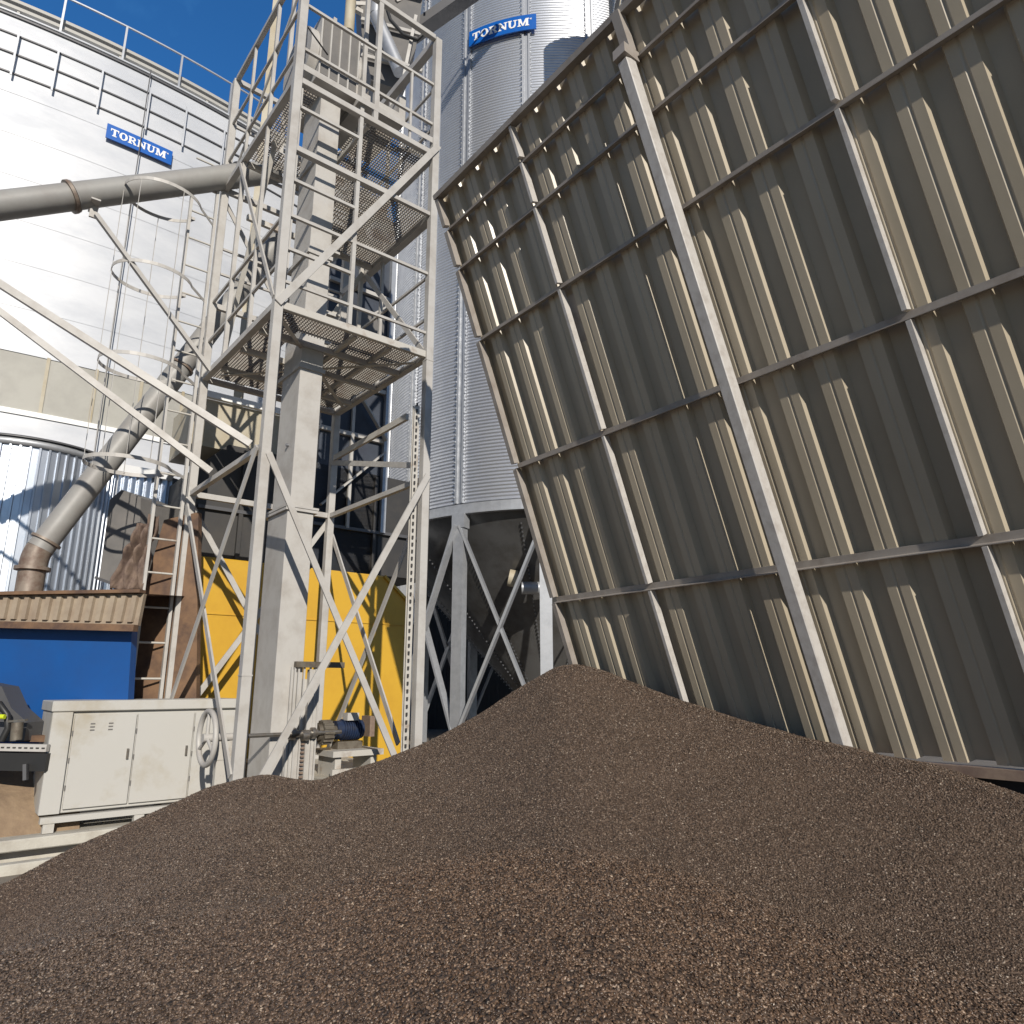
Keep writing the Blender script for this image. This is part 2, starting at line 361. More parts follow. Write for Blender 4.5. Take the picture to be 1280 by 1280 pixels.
# inner perforated channel beside the front right leg
mb = MB(); s0 = W-.13
mb.bar(TW(s0, .02, .1), TW(s0, .02, 4.75), .07, .045, up=B, kind='C', t=.006)
pc = part(mb, 'perforated_channel', 'paint_worn')
for i in range(58): MB().bar(TW(s0-.012, -.018, .18+i*.08), TW(s0-.012, -.018, .215+i*.08), .018, .012, up=B).build('slot', 'dark', pc)
mb = MB(); mb.bar(TW(W+.085, .05, 5.05), TW(W+.085, .05, 9.3), .045, .03, up=B); part(mb, 'side_channel', 'galv_strut')
def fb(s0, z0, s1, z1, w, h=None, b_=0, nm='rail', m='paint', kind='box', bev=0):
    return part(MB().bar(TW(s0, b_, z0), TW(s1, b_, z1), w, h, up=Z if abs(z1-z0) < abs(s1-s0)*3 else B, kind=kind, t=.006), nm, m, bevel=bev)
# front face
e = .05
fb(e, HT, W-e, HT, .07, .07, nm='top_beam', bev=.004)
for z in (9.38, 8.75): fb(e, z, W-e, z, .035, nm='guard_rail')
fb(e, 8.29, W-e, 8.29, .07, .075, nm='beam', bev=.004)
fb(.02+e, 7.95, .80, 7.95, .035, nm='guard_rail'); fb(e, 7.38, 1.22, 7.38, .07, .065, nm='beam'); fb(1.225, 7.38, W-e, 7.38, .05, .05, nm='beam')
fb(e, 6.98, .80, 6.98, .035, nm='guard_rail'); fb(e, 6.53, W-e, 6.53, .035, nm='guard_rail'); fb(e, 6.12, .80, 6.12, .035, nm='guard_rail')
fb(e, 5.72, W-e, 5.72, .03, nm='guard_rail'); fb(e, 5.43, W-e, 5.43, .06, .085, nm='platform_beam', m='paint_worn', bev=.004)
part(MB().bar(TW(1.0, 0, 8.33), TW(1.0, 0, HT-.03), .06, .06, up=B), 'post')
part(MB().bar(TW(.82, .0, 5.48), TW(.82, .0, 8.25), .045, .045, up=B), 'post')
part(MB().bar(TW(.075, .03, 5.9), TW(.075, .03, 8.24), .03, .03, up=B), 'post')
part(MB().bar(TW(1.5, .0, 8.33), TW(1.5, .0, 9.36), .03, .03, up=B), 'post')
# diagonals front
part(MB().bar(TW(W+.03, -.06, 8.42), TW(-.02, -.06, 5.42), .085, .02, up=B), 'brace', bevel=.003)
part(MB().bar(TW(.02, -.055, 3.78), TW(1.60, -.055, .80), .065, .02, up=B), 'brace')
part(MB().bar(TW(W, -.078, 3.90), TW(.16, -.078, .65), .072, .02, up=B), 'brace')
# back face
for z in (HT, 8.29, 5.43, 3.87, 6.5): part(MB().bar(TW(e, DB, z), TW(W-e, DB, z), .06, .07, up=Z), 'beam')
for z in (9.38, 8.75): part(MB().bar(TW(e, DB, z), TW(W-e, DB, z), .035, .035, up=Z), 'guard_rail')
part(MB().bar(TW(W, DB+.05, 3.8), TW(.0, DB+.05, .9), .07, .02, up=B), 'brace', 'paint')
part(MB().bar(TW(0, DB+.07, 3.8), TW(W, DB+.07, .9), .07, .02, up=B), 'brace', 'paint')
part(MB().bar(TW(0, DB+.05, 5.4), TW(W, DB+.05, 8.2), .06, .02, up=B), 'brace', 'paint')
# left face
for z, b1, w in ((HT, DB-e, .06), (8.29, DB-e, .075), (5.43, DB-e, .075), (3.87, DB-e, .06)):
    part(MB().bar(TW(0, e, z), TW(0, b1, z), w, w, up=Z), 'beam')
for z in (9.38, 8.75, 6.53, 5.95): part(MB().bar(TW(0, e, z), TW(0, DB-e, z), .032, .032, up=Z), 'guard_rail')
part(MB().bar(TW(-.0, 1.68, 5.48), TW(-.0, 1.68, 8.25), .05, .05, up=B), 'post')
part(MB().bar(TW(-.0, 1.68, 8.33), TW(-.0, 1.68, HT-.03), .035, .035, up=B), 'post')
part(MB().bar(TW(-.055, .0, .75), TW(-.055, DB, 3.8), .07, .02, up=A), 'brace')
part(MB().bar(TW(-.078, .02, 3.85), TW(-.078, DB-.1, 1.0), .07, .02, up=A), 'brace')
part(MB().bar(TW(-.05, .0, 5.5), TW(-.05, 1.68, 8.2), .05, .02, up=A), 'brace')
# right face
for z, w in ((HT, .1), (7.38, .1), (5.43, .075), (8.29, .07), (4.72, .0), (3.87, .06)):
    if w: part(MB().bar(TW(W, e, z), TW(W, DB-e, z), w, w, up=Z), 'beam')
for z in (9.38, 8.75, 6.53, 5.95): part(MB().bar(TW(W, e, z), TW(W, DB-e, z), .03, .03, up=Z), 'guard_rail')
part(MB().bar(TW(W-.055, .34, 4.73), TW(W-.055, 2.3, 4.69), .04, .08, up=Z), 'beam', 'paint_worn')
part(MB().bar(TW(W-.05, DB, 4.66), TW(W-.05, .1, 4.05), .07, .02, up=A), 'brace')
part(MB().bar(TW(W+.05, DB, 3.6), TW(W+.05, .45, .9), .07, .02, up=A), 'brace')
part(MB().bar(TW(W+.07, .35, 3.3), TW(W+.07, DB-.2, .7), .07, .02, up=A), 'brace')
part(MB().bar(TW(W-.05, DB, 8.2), TW(W-.05, .05, 5.5), .07, .02, up=A), 'brace')
for z in (6.53, 7.0, 7.38): part(MB().bar(TW(e, DB, z), TW(W-e, DB, z), .03, .03, up=Z), 'guard_rail')
for s_, b_ in ((.95, DB), (W, 1.25), (0, .85)):
    part(MB().bar(TW(s_, b_, 5.48), TW(s_, b_, HT-.04), .04, .04, up=B), 'post')
part(MB().bar(TW(W, DB+.05, 5.4), TW(0, DB+.05, 8.2), .06, .02, up=B), 'brace')
part(MB().bar(TW(0, DB+.05, 8.4), TW(W, DB+.05, HT-.1), .05, .02, up=B), 'brace')
part(MB().bar(TW(W-.05, .05, 8.35), TW(W-.05, DB, HT-.1), .05, .02, up=A), 'brace')
part(MB().bar(TW(.05, DB, 8.35), TW(.05, .05, HT-.1), .05, .02, up=A), 'brace')
part(MB().bar(TW(W-.1, 1.7, 5.5), TW(W-.1, 1.7, 8.2), .05, .05, up=B), 'post', 'paint_worn')
for z in (6.0, 6.75, 7.8, 9.0): part(MB().bar(TW(.9, 1.66, z), TW(W-.1, 1.66, z), .04, .05, up=Z), 'cross_rail', 'paint_worn')
part(MB().bar(TW(.9, 1.62, 5.6), TW(W-.12, 1.62, 7.3), .06, .02, up=B), 'brace', 'paint_worn')
part(MB().bar(TW(.15, 2.3, 5.6), TW(.15, 1.0, 8.2), .03, .06, up=A), 'brace', 'paint_worn')
for z in (8.42,): part(MB().bar(TW(e, -.03, z+.06), TW(W-e, -.03, z+.06), .004, .001+.08, up=Z), 'kick_plate')
cnd = MB(); cnd.path([TW(.06, .10, .5), TW(.06, .10, 3), TW(.07, .11, 6), TW(.06, .10, 9.8)], .014, 8); cnd.path([TW(.10, .10, .5), TW(.10, .11, 4), TW(.10, .10, 9.2), TW(.5, .4, 9.3)], .011, 8); part(cnd, 'cable_run', 'frame_dark')
part(MB().bar(TW(.95, 1.72, 5.5), TW(.95, 1.72, 9.9), .14, .035, up=B), 'cable_tray', 'galv_strut')
# gratings
def grating(s0, s1, b0, b1, z, nm, cut=None):
    mb = MB(); p_ = .036; h = .026
    nb = int((s1-s0)/p_)
    def seg(x, y0, y1, along):
        if along: mb.bar(TW(x, y0, z), TW(x, y1, z), .0045, h, up=Z)
        else: mb.bar(TW(y0, x, z+.002), TW(y1, x, z+.002), .005, h*.7, up=Z)
    for i in range(nb+1):
        s = s0+i*p_
        if cut and cut[0] < s < cut[1]:
            if cut[2] > b0: seg(s, b0, cut[2], True)
            seg(s, cut[3], b1, True)
        else: seg(s, b0, b1, True)
    for i in range(int((b1-b0)/(p_*1.15))+1):
        q = b0+i*p_*1.15
        if cut and cut[2] < q < cut[3]: seg(q, s0, cut[0], False); seg(q, cut[1], s1, False)
        else: seg(q, s0, s1, False)
    return part(mb, nm, 'paint_grate')
cut = (.44, .86, .5, 1.3)
grating(.06, W-.06, .06, DB-.06, 5.47, 'platform_grating', cut)
grating(.06, W-.06, .06, 1.66, 8.33, 'platform_grating', (.30, .90, .0, 1.3))
grating(.84, W-.06, .06, 1.5, 7.41, 'platform_grating')
for z, bb in ((5.40, 1.22), (5.40, .62), (8.25, 1.68), (7.35, 1.5), (5.40, 1.9)):
    part(MB().bar(TW(e, bb, z), TW(W-e, bb, z), .05, .07, up=Z), 'floor_joist', 'paint_worn')
for z, s in ((5.39, .95), (5.39, 1.4), (8.24, .95)):
    part(MB().bar(TW(s, e+.03, z+.03), TW(s, 1.9, z+.03), .045, .05, up=Z), 'floor_joist', 'paint_worn')
part(MB().bar(TW(.08, .12, 5.36), TW(W-.12, 2.0, 5.36), .045, .01, up=Z), 'floor_brace', 'paint_worn')
part(MB().bar(TW(.08, 2.0, 5.345), TW(W-.12, .12, 5.345), .045, .01, up=Z), 'floor_brace', 'paint_worn')
# outrigger struts to the left (they carry the long pipe)
q1 = at(120, 268, 7.25)
part(MB().bar(TW(-.03, 2.1, 5.42), q1, .05, .05, up=Z, kind='L', t=.006), 'outrigger_strut')
e1 = at(-230, 208, 5.6); e2 = at(-230, 215, 6.4)
part(MB().bar(TW(-.06, .25, 3.93), e1, .07, .07, up=Z, kind='L', t=.008), 'outrigger_strut')
part(MB().bar(TW(-.06, 1.5, 3.93), e2, .07, .07, up=Z, kind='L', t=.008), 'outrigger_strut')

# ================================================================== CAGED LADDER
lad = thing('caged_ladder', 'pale grey vertical ladder with hoop cage on the left side of the tower', 'ladder', TW(-.2, 2.5, 0))
LBx = 2.42
def LD(s, b_, z): return TW(s, b_, z)
for s in (-.10, -.42): MB().bar(LD(s, LBx, .3), LD(s, LBx, 8.3), .035, .06, up=B).build('ladder_rail', 'paint', lad)
for i in range(19): MB().tube(LD(-.10, LBx, 1.2+i*.41), LD(-.42, LBx, 1.2+i*.41), .013, seg=8).build('rung', 'paint_worn', lad)
# hoops open towards the ladder and bulge to the left of it
HC = (-.78, 2.28); HRa, HRb = .46, .40
for z in (7.65, 6.5, 5.3, 4.05):
    mb = MB(); n = 30
    for i in range(n):
        a0 = R(20+320*i/n); a1 = R(20+320*(i+1)/n)
        p = LD(HC[0]+HRa*math.cos(a0), HC[1]+HRb*math.sin(a0), z); q = LD(HC[0]+HRa*math.cos(a1), HC[1]+HRb*math.sin(a1), z)
        mb.bar(p, q, .006, .045, up=Z)
    for s_, a0 in ((-.42, 20), (-.42, 340)):
        mb.bar(LD(HC[0]+HRa*math.cos(R(a0)), HC[1]+HRb*math.sin(R(a0)), z), LD(-.10 if a0 == 340 else -.42, LBx, z), .006, .04, up=Z)
    mb.build('cage_hoop', 'paint', lad)
for a0 in (85, 135, 180, 225, 290):
    p = LD(HC[0]+HRa*math.cos(R(a0))*.985, HC[1]+HRb*math.sin(R(a0))*.985, 4.05)
    MB().bar(p, p+Z*3.6, .025, .005, up=A).build('cage_strap', 'paint', lad)

# ================================================================== BUCKET ELEVATOR
el = thing('bucket_elevator', 'tall grey box section bucket elevator leg standing inside the tower', 'bucket elevator', TW(.68, .9, 0))
def bxs(s0, s1, b0, b1, z0, z1, mb=None):
    mb = mb or MB()
    return mb.hexa([TW(s0, b0, z0), TW(s1, b0, z0), TW(s1, b1, z0), TW(s0, b1, z0), TW(s0, b0, z1), TW(s1, b0, z1), TW(s1, b1, z1), TW(s0, b1, z1)])
tr_ = bxs(.55, .82, .62, 1.14, 3.46, 9.0).build('trunk', 'paint', el, .004)
bxs(.52, .82, .60, 1.16, .35, 3.40).build('lower_trunk', 'paint', el, .004)
mb = bxs(.49, .86, .57, 1.26, 3.40, 3.43); bxs(.485, .865, .565, 1.265, 3.435, 3.46, mb); mb.build('flange', 'paint', tr_)
for z in (5.1, 6.6, 7.9):
    bxs(.525, .845, .60, 1.245, z, z+.05).build('flange', 'paint', tr_)
for z in (5.9, 6.15, 6.75, 7.0): bxs(.83, .95, .64, .74, z, z+.03).build('cleat', 'paint', tr_)
mb = MB(); mb.tube(TW(.55, .8, 4.2), TW(.52, .8, 4.2), .02); mb.build('bolt', 'bolt', tr_)
# boot
boot = bxs(.66, .98, .55, 1.0, .2, 1.0).build('boot', 'paint', el, .004)
for s in (.665, .70, .74, .80, .87, .93, .97): bxs(s, s+.018, .53, .55, .22, 1.72, MB()).build('boot_rib', 'paint', boot)
bxs(.655, .99, .62, .98, 1.02, 1.60).build('boot_back', 'paint', boot)
bxs(.88, .99, .54, .62, 1.0, 1.70).build('boot_column', 'paint', boot)
bxs(.70, 1.25, .50, .56, 1.72, 1.78).build('boot_bar', 'gear', boot)
mb = MB()
for i in range(20): mb.bar(TW(.835, .515, .3+i*.04), TW(.835, .515, .318+i*.04), .035, .02, up=B)
mb.build('tension_screw', 'rust_beam', boot)
sh_ = MB().tube(TW(-.16, .50, 1.055), TW(1.25, .50, 1.055), .021, seg=14).build('shaft', 'steel', el)
mb = MB(); mb.tube(TW(.66, .50, 1.055), TW(.98, .50, 1.055), .035); mb.tube(TW(.68, .50, 1.055), TW(.73, .50, 1.055), .06); mb.tube(TW(.91, .50, 1.055), TW(.95, .50, 1.055), .058)
mb.tube(TW(.80, .47, 1.03), TW(.87, .47, 1.03), .045); mb.build('bearing', 'steel', sh_)
mb = MB(); mb.tube(TW(1.06, .60, 1.05), TW(1.17, .60, 1.05), .115, seg=20); mb.tube(TW(1.02, .60, 1.05), TW(1.06, .60, 1.05), .085, seg=20)
for i in range(16):
    a_ = 2*math.pi*i/16; mb.bar(TW(1.06, .60+.118*math.cos(a_), 1.05+.118*math.sin(a_)), TW(1.17, .60+.118*math.cos(a_), 1.05+.118*math.sin(a_)), .02, .02, up=Z)
mb.build('coupling', 'gear', sh_)
# hand wheel
wc = TW(-.13, .50, 1.055); wh = MB(); n = 36; wr = .245
pts = [wc+B*(wr*math.cos(2*math.pi*i/n))+Z*(wr*math.sin(2*math.pi*i/n)) for i in range(n)]
wh.path(pts, .026, 10, True)
for a0 in (90, 210, 330): wh.tube(wc, wc+B*((wr-.01)*math.cos(R(a0)))+Z*((wr-.01)*math.sin(R(a0))), .017, seg=8)
wh.tube(wc-A*.04, wc+A*.06, .04); wh.build('hand_wheel', 'paint', el)
mb = MB(); mb.tube(TW(-.04, .50, 1.055), TW(.12, .50, 1.055), .035); mb.build('shaft_sleeve', 'paint', sh_)
mb = MB(); mb.bar(TW(.02, .50, .2), TW(.02, .50, 1.02), .11, .06, up=B); mb.bar(TW(.02, .50, .85), TW(.02, .50, 1.02), .16, .075, up=B); mb.build('shaft_support', 'paint_worn', el)
# head with motor
hd = bxs(.42, .98, .45, 1.45, 9.0, 9.9).build('head', 'hood', el, .03)
mb = MB(); mb.tube(TW(.30, .9, 9.45), TW(1.05, .9, 9.45), .45, seg=28); mb.build('head_drum', 'paint', el)
mb = bxs(.95, 1.6, .3, 1.3, 8.85, 8.95); bxs(.95, 1.0, .3, 1.3, 8.95, 9.2, mb); bxs(1.5, 1.6, .3, 1.3, 8.95, 9.25, mb); mb.build('motor_shelf', 'paint', el)
for k in range(5): bxs(.41+k*.13, .43+k*.13, .43, 1.47, 8.99, 9.91).build('head_rib', 'paint', hd)
bxs(.40, 1.0, .43, 1.47, 8.95, 8.99).build('head_flange', 'paint', hd); bxs(.9, 1.5, .9, 1.4, 8.98, 9.35).build('gearbox', 'frame_dark', el)
mt = MB().tube(TW(1.08, .8, 9.15), TW(1.5, .8, 9.15), .15, seg=20).build('motor', 'hood', el)
mb = MB()
for i in range(9): mb.tube(TW(1.12+i*.04, .8, 9.15), TW(1.13+i*.04, .8, 9.15), .165, seg=20)
mb.build('cooling_fins', 'frame_dark', mt)
bxs(1.2, 1.36, .60, .68, 9.2, 9.36).build('terminal_box', 'paint', mt)
for s, b_ in ((.40, 1.5), (1.02, 1.5), (1.02, .42)):
    MB().bar(TW(s, b_, 8.4), TW(s, b_, 11.2), .05, .05, up=B).build('head_post', 'paint', el)
# drive unit next to the boot
du = thing('gear_motor', 'small blue gear motor on a grey steel base right of the elevator boot', 'motor', TW(1.45, .75, .75))
mb = bxs(1.15, 1.75, .45, 1.0, .80, .86); bxs(1.15, 1.75, .45, .5, .62, .68, mb); bxs(1.2, 1.27, .5, .9, 0, .8, mb); bxs(1.62, 1.69, .5, .9, 0, .8, mb); mb.build('base_frame', 'paint_worn', du)
g_ = MB().tube(TW(1.28, .72, 1.06), TW(1.60, .72, 1.06), .10, seg=20).build('motor_body', 'motor_blue', du)
mb = MB()
for i in range(8): mb.tube(TW(1.36+i*.028, .72, 1.06), TW(1.368+i*.028, .72, 1.06), .115, seg=20)
mb.build('cooling_fins', 'motor_blue', g_)
bxs(1.38, 1.52, .62, .74, 1.16, 1.24).build('terminal_box', 'paint', du)
bxs(1.66, 1.72, .62, .82, .98, 1.2).build('guard_plate', 'rust_beam', du)
MB().tube(TW(1.18, .66, 1.06), TW(1.3, .7, 1.06), .05).build('gear_nose', 'gear', du)
bxs(1.3, 1.6, .66, .8, .86, .94).build('foot', 'gear', du)
# platform slab below
tag(bxs(1.02, 2.3, .40, 3.4, -.02, .60).build('machine_plinth', 'concrete'), 'concrete plinth carrying the elevator boot and gear motor', 'plinth')

# ================================================================== PIPES
def pipe(name, label, p, q, r, flanges, extra=None, m='pipe'):
    t = thing(name, label, 'grain pipe', p); d = (q-p)
    MB().tube(p, q, r, seg=40).build('pipe_body', m, t)
    for f, wdt, rr in flanges:
        c = p+d*f; u_ = d.normalized(); MB().tube(c-u_*wdt/2, c+u_*wdt/2, r+rr, seg=40).build('flange', 'pipe_rust', t)
    return t
pa = at(-160, 277, 6.45); pb = at(345, 214, 8.9)
t = pipe('horizontal_pipe', 'thick grey pipe running level from the left edge into the tower', pa, pb, .162, [])
dd = (pb-pa).normalized(); c = at(92, 246, 7.4)
fr_ = (c-pa).dot(dd)/(pb-pa).length; c = pa+(pb-pa)*fr_
MB().tube(c-dd*.02, c+dd*.02, .195, seg=40).build('flange', 'pipe_rust', t)
MB().tube(c+dd*.03, c+dd*.045, .185, seg=40).build('flange', 'pipe', t)
c2 = c+dd*.30; sd_ = dd.cross(Z).normalized()
mb = MB(); mb.bar(c2-sd_*.16-Z*.175, c2+sd_*.16-Z*.175, .10, .02, up=Z); mb.bar(c2-Z*.185, c2-Z*.34, .08, .03, up=sd_); mb.build('saddle', 'paint', t)
mb = MB(); mb.tube(pb-dd*.6, pb-dd*.56, .185, seg=40); mb.build('flange', 'pipe', t)
k0 = at(350, 300, 9.6); k1 = at(50, 686, 8.45)
t = pipe('slanted_pipe', 'grey pipe slanting down behind the ladder to the shed roof', k1, k0, .148, [(.53, .03, .022), (.02, .03, .03)])
kd = (k0-k1).normalized(); v0 = Vector((k1.x, k1.y, k1.z))
mb = MB(); bend = []
for i in range(9):
    f = i/8; bend.append(v0-kd*(.20*f*(1-f/2))-Z*(.16*f*f))
mb.path(bend, .150, 32); mb.build('elbow', 'pipe_rust', t)
pe = bend[-1]; MB().tube(pe, pe-Z*.42, .145, seg=32).build('outlet', 'pipe_rust', t)
MB().tube(pe+Z*.02, pe-Z*.02, .19, seg=32).build('flange', 'pipe_rust', t)
OUT = pe

# ================================================================== LARGE FLAT SILO (left)
SR = 22.0; SC = Vector((-9.96, 16.0, 0))+B*SR
def oc(u, v, dr=0): return oncyl(u, v, SC.x, SC.y, SR+dr)
z_e = oc(25, 21).z; zlv = [oc(16, 44).z, oc(11, 66).z, oc(6, 89).z]
zb1, zb2, zbot = oc(30, 441).z, oc(30, 520).z, 0
big = thing('large_silo', 'huge pale metal silo with a roof walkway filling the upper left', 'silo', SC)
prof = []; zc = zb1+.0; k = 0
prof += [(SR, 0)]
c_ = 1.12; nz_ = int((z_e-zb1)/c_)
prof = [(SR+.02, -.1), (SR+.02, zb2)]
MB().lathe(prof, (SC.x, SC.y, 0), 220, R(-110), R(10)).build('lower_wall', 'galv_big', big)
MB().lathe([(SR-.02, zb2), (SR+.06, zb2), (SR+.06, zb2+.12), (SR-.0, zb2+.13)], (SC.x, SC.y, 0), 220, R(-110), R(10), False).build('band_flashing', 'white', big)
MB().lathe([(SR-.0, zb2+.12), (SR-.0, zb1)], (SC.x, SC.y, 0), 220, R(-110), R(10)).build('recessed_band', 'band', big)
for i in range(40):
    a_ = R(-100+i*2.6); p = SC+Vector((math.cos(a_), math.sin(a_), 0))*(SR+.01); MB().bar(p+Z*(zb2+.13), p+Z*(zb1), .07, .03, up=(p-SC)).build('band_batten', 'beige', big)
mb = MB()
for i in range(nz_+1):
    z0 = zb1+i*(z_e-zb1)/(nz_+1); z1 = zb1+(i+1)*(z_e-zb1)/(nz_+1)
    mb.lathe([(SR+.022, z0-.03), (SR+.014, z1)], (SC.x, SC.y, 0), 220, R(-110), R(10))
mb.build('upper_wall', 'galv_big', big)
MB().lathe([(SR+.02, z_e), (SR+.05, z_e-.02), (SR+.05, z_e+.04), (SR, z_e+.09), (.5, z_e+5.0)], (SC.x, SC.y, 0), 240, 0, 2*math.pi, True).build('roof', 'galv_big', big)
MB().lathe([(SR+.03, z_e-.10), (SR+.06, z_e-.10), (SR+.06, z_e-.05), (SR+.03, z_e-.05)], (SC.x, SC.y, 0), 220, R(-110), R(10), False, close=True).build('eave_angle', 'frame_dark', big)
for z in zlv:
    MB().lathe([(SR+.03, z-.018), (SR+.055, z-.018), (SR+.055, z+.018), (SR+.03, z+.018)], (SC.x, SC.y, 0), 220, R(-110), R(10), False, close=True).build('wind_ring', 'frame_dark', big)
for (u, v) in ((20, 60), (64, 115), (122, 130), (186, 130), (228, 180), (278, 190)):
    p = oc(u, v, .15); a_ = math.atan2(p.y-SC.y, p.x-SC.x); q = SC+Vector((math.cos(a_), math.sin(a_), 0))*(SR+.15)
    MB().bar(Vector((q.x, q.y, zlv[-1]-.15)), Vector((q.x, q.y, zlv[0]+.1)), .045, .02, up=q-SC).build('ring_upright', 'galv_big', big)
# roof walkway rail
RZ = z_e+1.15
mb = MB(); mb.lathe([(SR-.02+.0, RZ-.02), (SR+.02, RZ-.02), (SR+.02, RZ+.02), (SR-.02, RZ+.02)], (SC.x, SC.y, 0), 220, R(-110), R(10), False, close=True)
mb.build('walkway_rail', 'galv_strut', big)
for i in range(24):
    a_ = R(-100+i*3.7); p = SC+Vector((math.cos(a_), math.sin(a_), 0))*SR
    MB().bar(Vector((p.x, p.y, z_e+.05)), Vector((p.x, p.y, RZ-.02)), .05, .05, up=(p-SC)).build('rail_post', 'galv_strut', big)
mb = MB()
for q_ in (.30, .50): mb.lathe([(SR-.28, z_e+q_), (SR-.14, z_e+q_), (SR-.14, z_e+q_+.09), (SR-.28, z_e+q_+.09)], (SC.x, SC.y, 0), 220, R(-110), R(10), False, close=True)
mb.build('walkway_gantry', 'gantry', big)
for i in range(14):
    a_ = R(-100+i*6); p = SC+Vector((math.cos(a_), math.sin(a_), 0))*(SR-.2)
    MB().bar(Vector((p.x, p.y, z_e+.0)), Vector((p.x, p.y, z_e+.32)), .06, .06, up=(p-SC)).build('gantry_post', 'gantry', big)
p = oc(185, 100, .35); mb = MB(); q = oc(170, 215, .2)
pts = [Vector((q.x, q.y, z)) for z in (0, 6, 12, z_e)]
mb.path(pts, .014, 6); mb.build('down_cable', 'frame_dark', big)

# ================================================================== SIGNS
def glyphs():
    G = {}
    def rc(x0, y0, x1, y1): return [(x0, y0), (x1, y0), (x1, y1), (x0, y1)]
    G['T'] = (.88, [rc(0, .86, .88, 1), rc(0, .66, .09, .86), rc(.79, .66, .88, .86), rc(.32, .12, .56, .86), rc(.2, 0, .68, .12)])
    def ring(cx, cy, rx, ry, tx, ty, a0=0, a1=360, n=22):
        o = []
        for i in range(n):
            p0, p1 = R(a0+(a1-a0)*i/n), R(a0+(a1-a0)*(i+1)/n)
            o.append([(cx+(rx-tx)*math.cos(p0), cy+(ry-ty)*math.sin(p0)), (cx+rx*math.cos(p0), cy+ry*math.sin(p0)), (cx+rx*math.cos(p1), cy+ry*math.sin(p1)), (cx+(rx-tx)*math.cos(p1), cy+(ry-ty)*math.sin(p1))])
        return o
    G['O'] = (.92, ring(.46, .5, .46, .52, .25, .13))
    G['R'] = (.95, [rc(0, 0, .46, .12), rc(.10, .12, .34, .88), rc(0, .88, .50, 1), rc(.34, .44, .50, .56)]+ring(.50, .72, .32, .28, .22, .12, -90, 90, 12)+[[(.42, .44), (.66, .44), (.90, .12), (.66, .12)], rc(.62, 0, .95, .12)])
    G['N'] = (1.0, [rc(0, 0, .36, .12), rc(.10, .12, .24, .88), rc(0, .88, .32, 1), rc(.76, .12, .90, .88), rc(.64, .88, 1.0, 1), [(.24, .88), (.24, .62), (.66, .02), (.90, 0), (.90, .12), (.76, .12), (.40, .88)][0:0] or [(.24, .88), (.24, .60), (.72, 0), (.90, 0), (.90, .0001), (.50, .88)][0:0] or [(.24, .56), (.76, 0), (.76, .34), (.32, 1), (.24, .88)], rc(.76, 0, .90, .12)])
    G['U'] = (.98, [rc(0, .88, .44, 1), rc(.10, .36, .34, .88), rc(.60, .88, .98, 1), rc(.72, .36, .86, .88)]+ring(.48, .36, .38, .38, .22, .15, 180, 360, 12))
    G['M'] = (1.22, [rc(0, 0, .36, .12), rc(.10, .12, .24, .88), rc(0, .88, .30, 1), rc(.92, .88, 1.22, 1), rc(.86, .12, 1.12, .88), rc(.78, 0, 1.22, .12), [(.24, .60), (.50, .05), (.62, .05), (.36, 1), (.30, 1), (.24, .88)], [(.56, .3), (.62, .05), (.86, .60), (.86, .88), (.92, 1), (.84, 1)]])
    G['r'] = (.22, ring(.11, .86, .10, .10, .035, .035, 0, 360, 12)+[rc(.08, .82, .13, .90)])
    return G
GL = glyphs()
def sign(label, mapf, w, h, nrm_f, normal_back=None):
    t = thing('sign', label, 'sign', mapf(0, 0, 0)); mb = MB(); n = 16
    for i in range(n):
        x0, x1 = -w/2+w*i/n, -w/2+w*(i+1)/n
        mb.hexa([mapf(x0, -h/2, .0), mapf(x1, -h/2, .0), mapf(x1, -h/2, .03), mapf(x0, -h/2, .03), mapf(x0, h/2, .0), mapf(x1, h/2, .0), mapf(x1, h/2, .03), mapf(x0, h/2, .03)])
    mb.build('sign_panel', 'sign_blue', t)
    txt = 'TORNUMr'; gap = .07; tot = sum(GL[c][0] for c in txt)+gap*(len(txt)-1); ch = h*.50; sx = w*.88/tot; x = -w*.44; mb = MB(); kk = 0
    for c in txt:
        gw, polys = GL[c]
        for pl in polys:
            kk += 1; o1 = .036+(kk % 5)*.0012
            a_ = [mapf(x+px_*sx, (py_-.5)*ch, .028) for px_, py_ in pl]; b_ = [mapf(x+px_*sx, (py_-.5)*ch, o1) for px_, py_ in pl]; k = len(pl)
            mb.add(a_+b_, [tuple(range(k, 2*k))]+[(i, (i+1) % k, k+(i+1) % k, k+i) for i in range(k)])
        x += (gw+gap)*sx
    mb.build('lettering', 'white', t)
    return t
def cylmap(c, rad, p):
    a0 = math.atan2(p.y-c.y, p.x-c.x)
    return lambda x, y, o: Vector((c.x+(rad+o)*math.cos(a0+x/rad), c.y+(rad+o)*math.sin(a0+x/rad), p.z+y))
p1 = oc(134, 168, .10); p2 = oc(216, 196, .10); w1 = (p2-p1).length; pm = (p1+p2)/2; ph = (oc(134, 155, .1)-oc(132, 176, .1)).length
pm.z = (oc(175, 169, .1).z+oc(175, 193, .1).z)/2
sign('blue name sign with white letters on the big pale silo at upper left', cylmap(SC, SR+.10, oc(175, 181, .1)), w1, w1*.27, None)

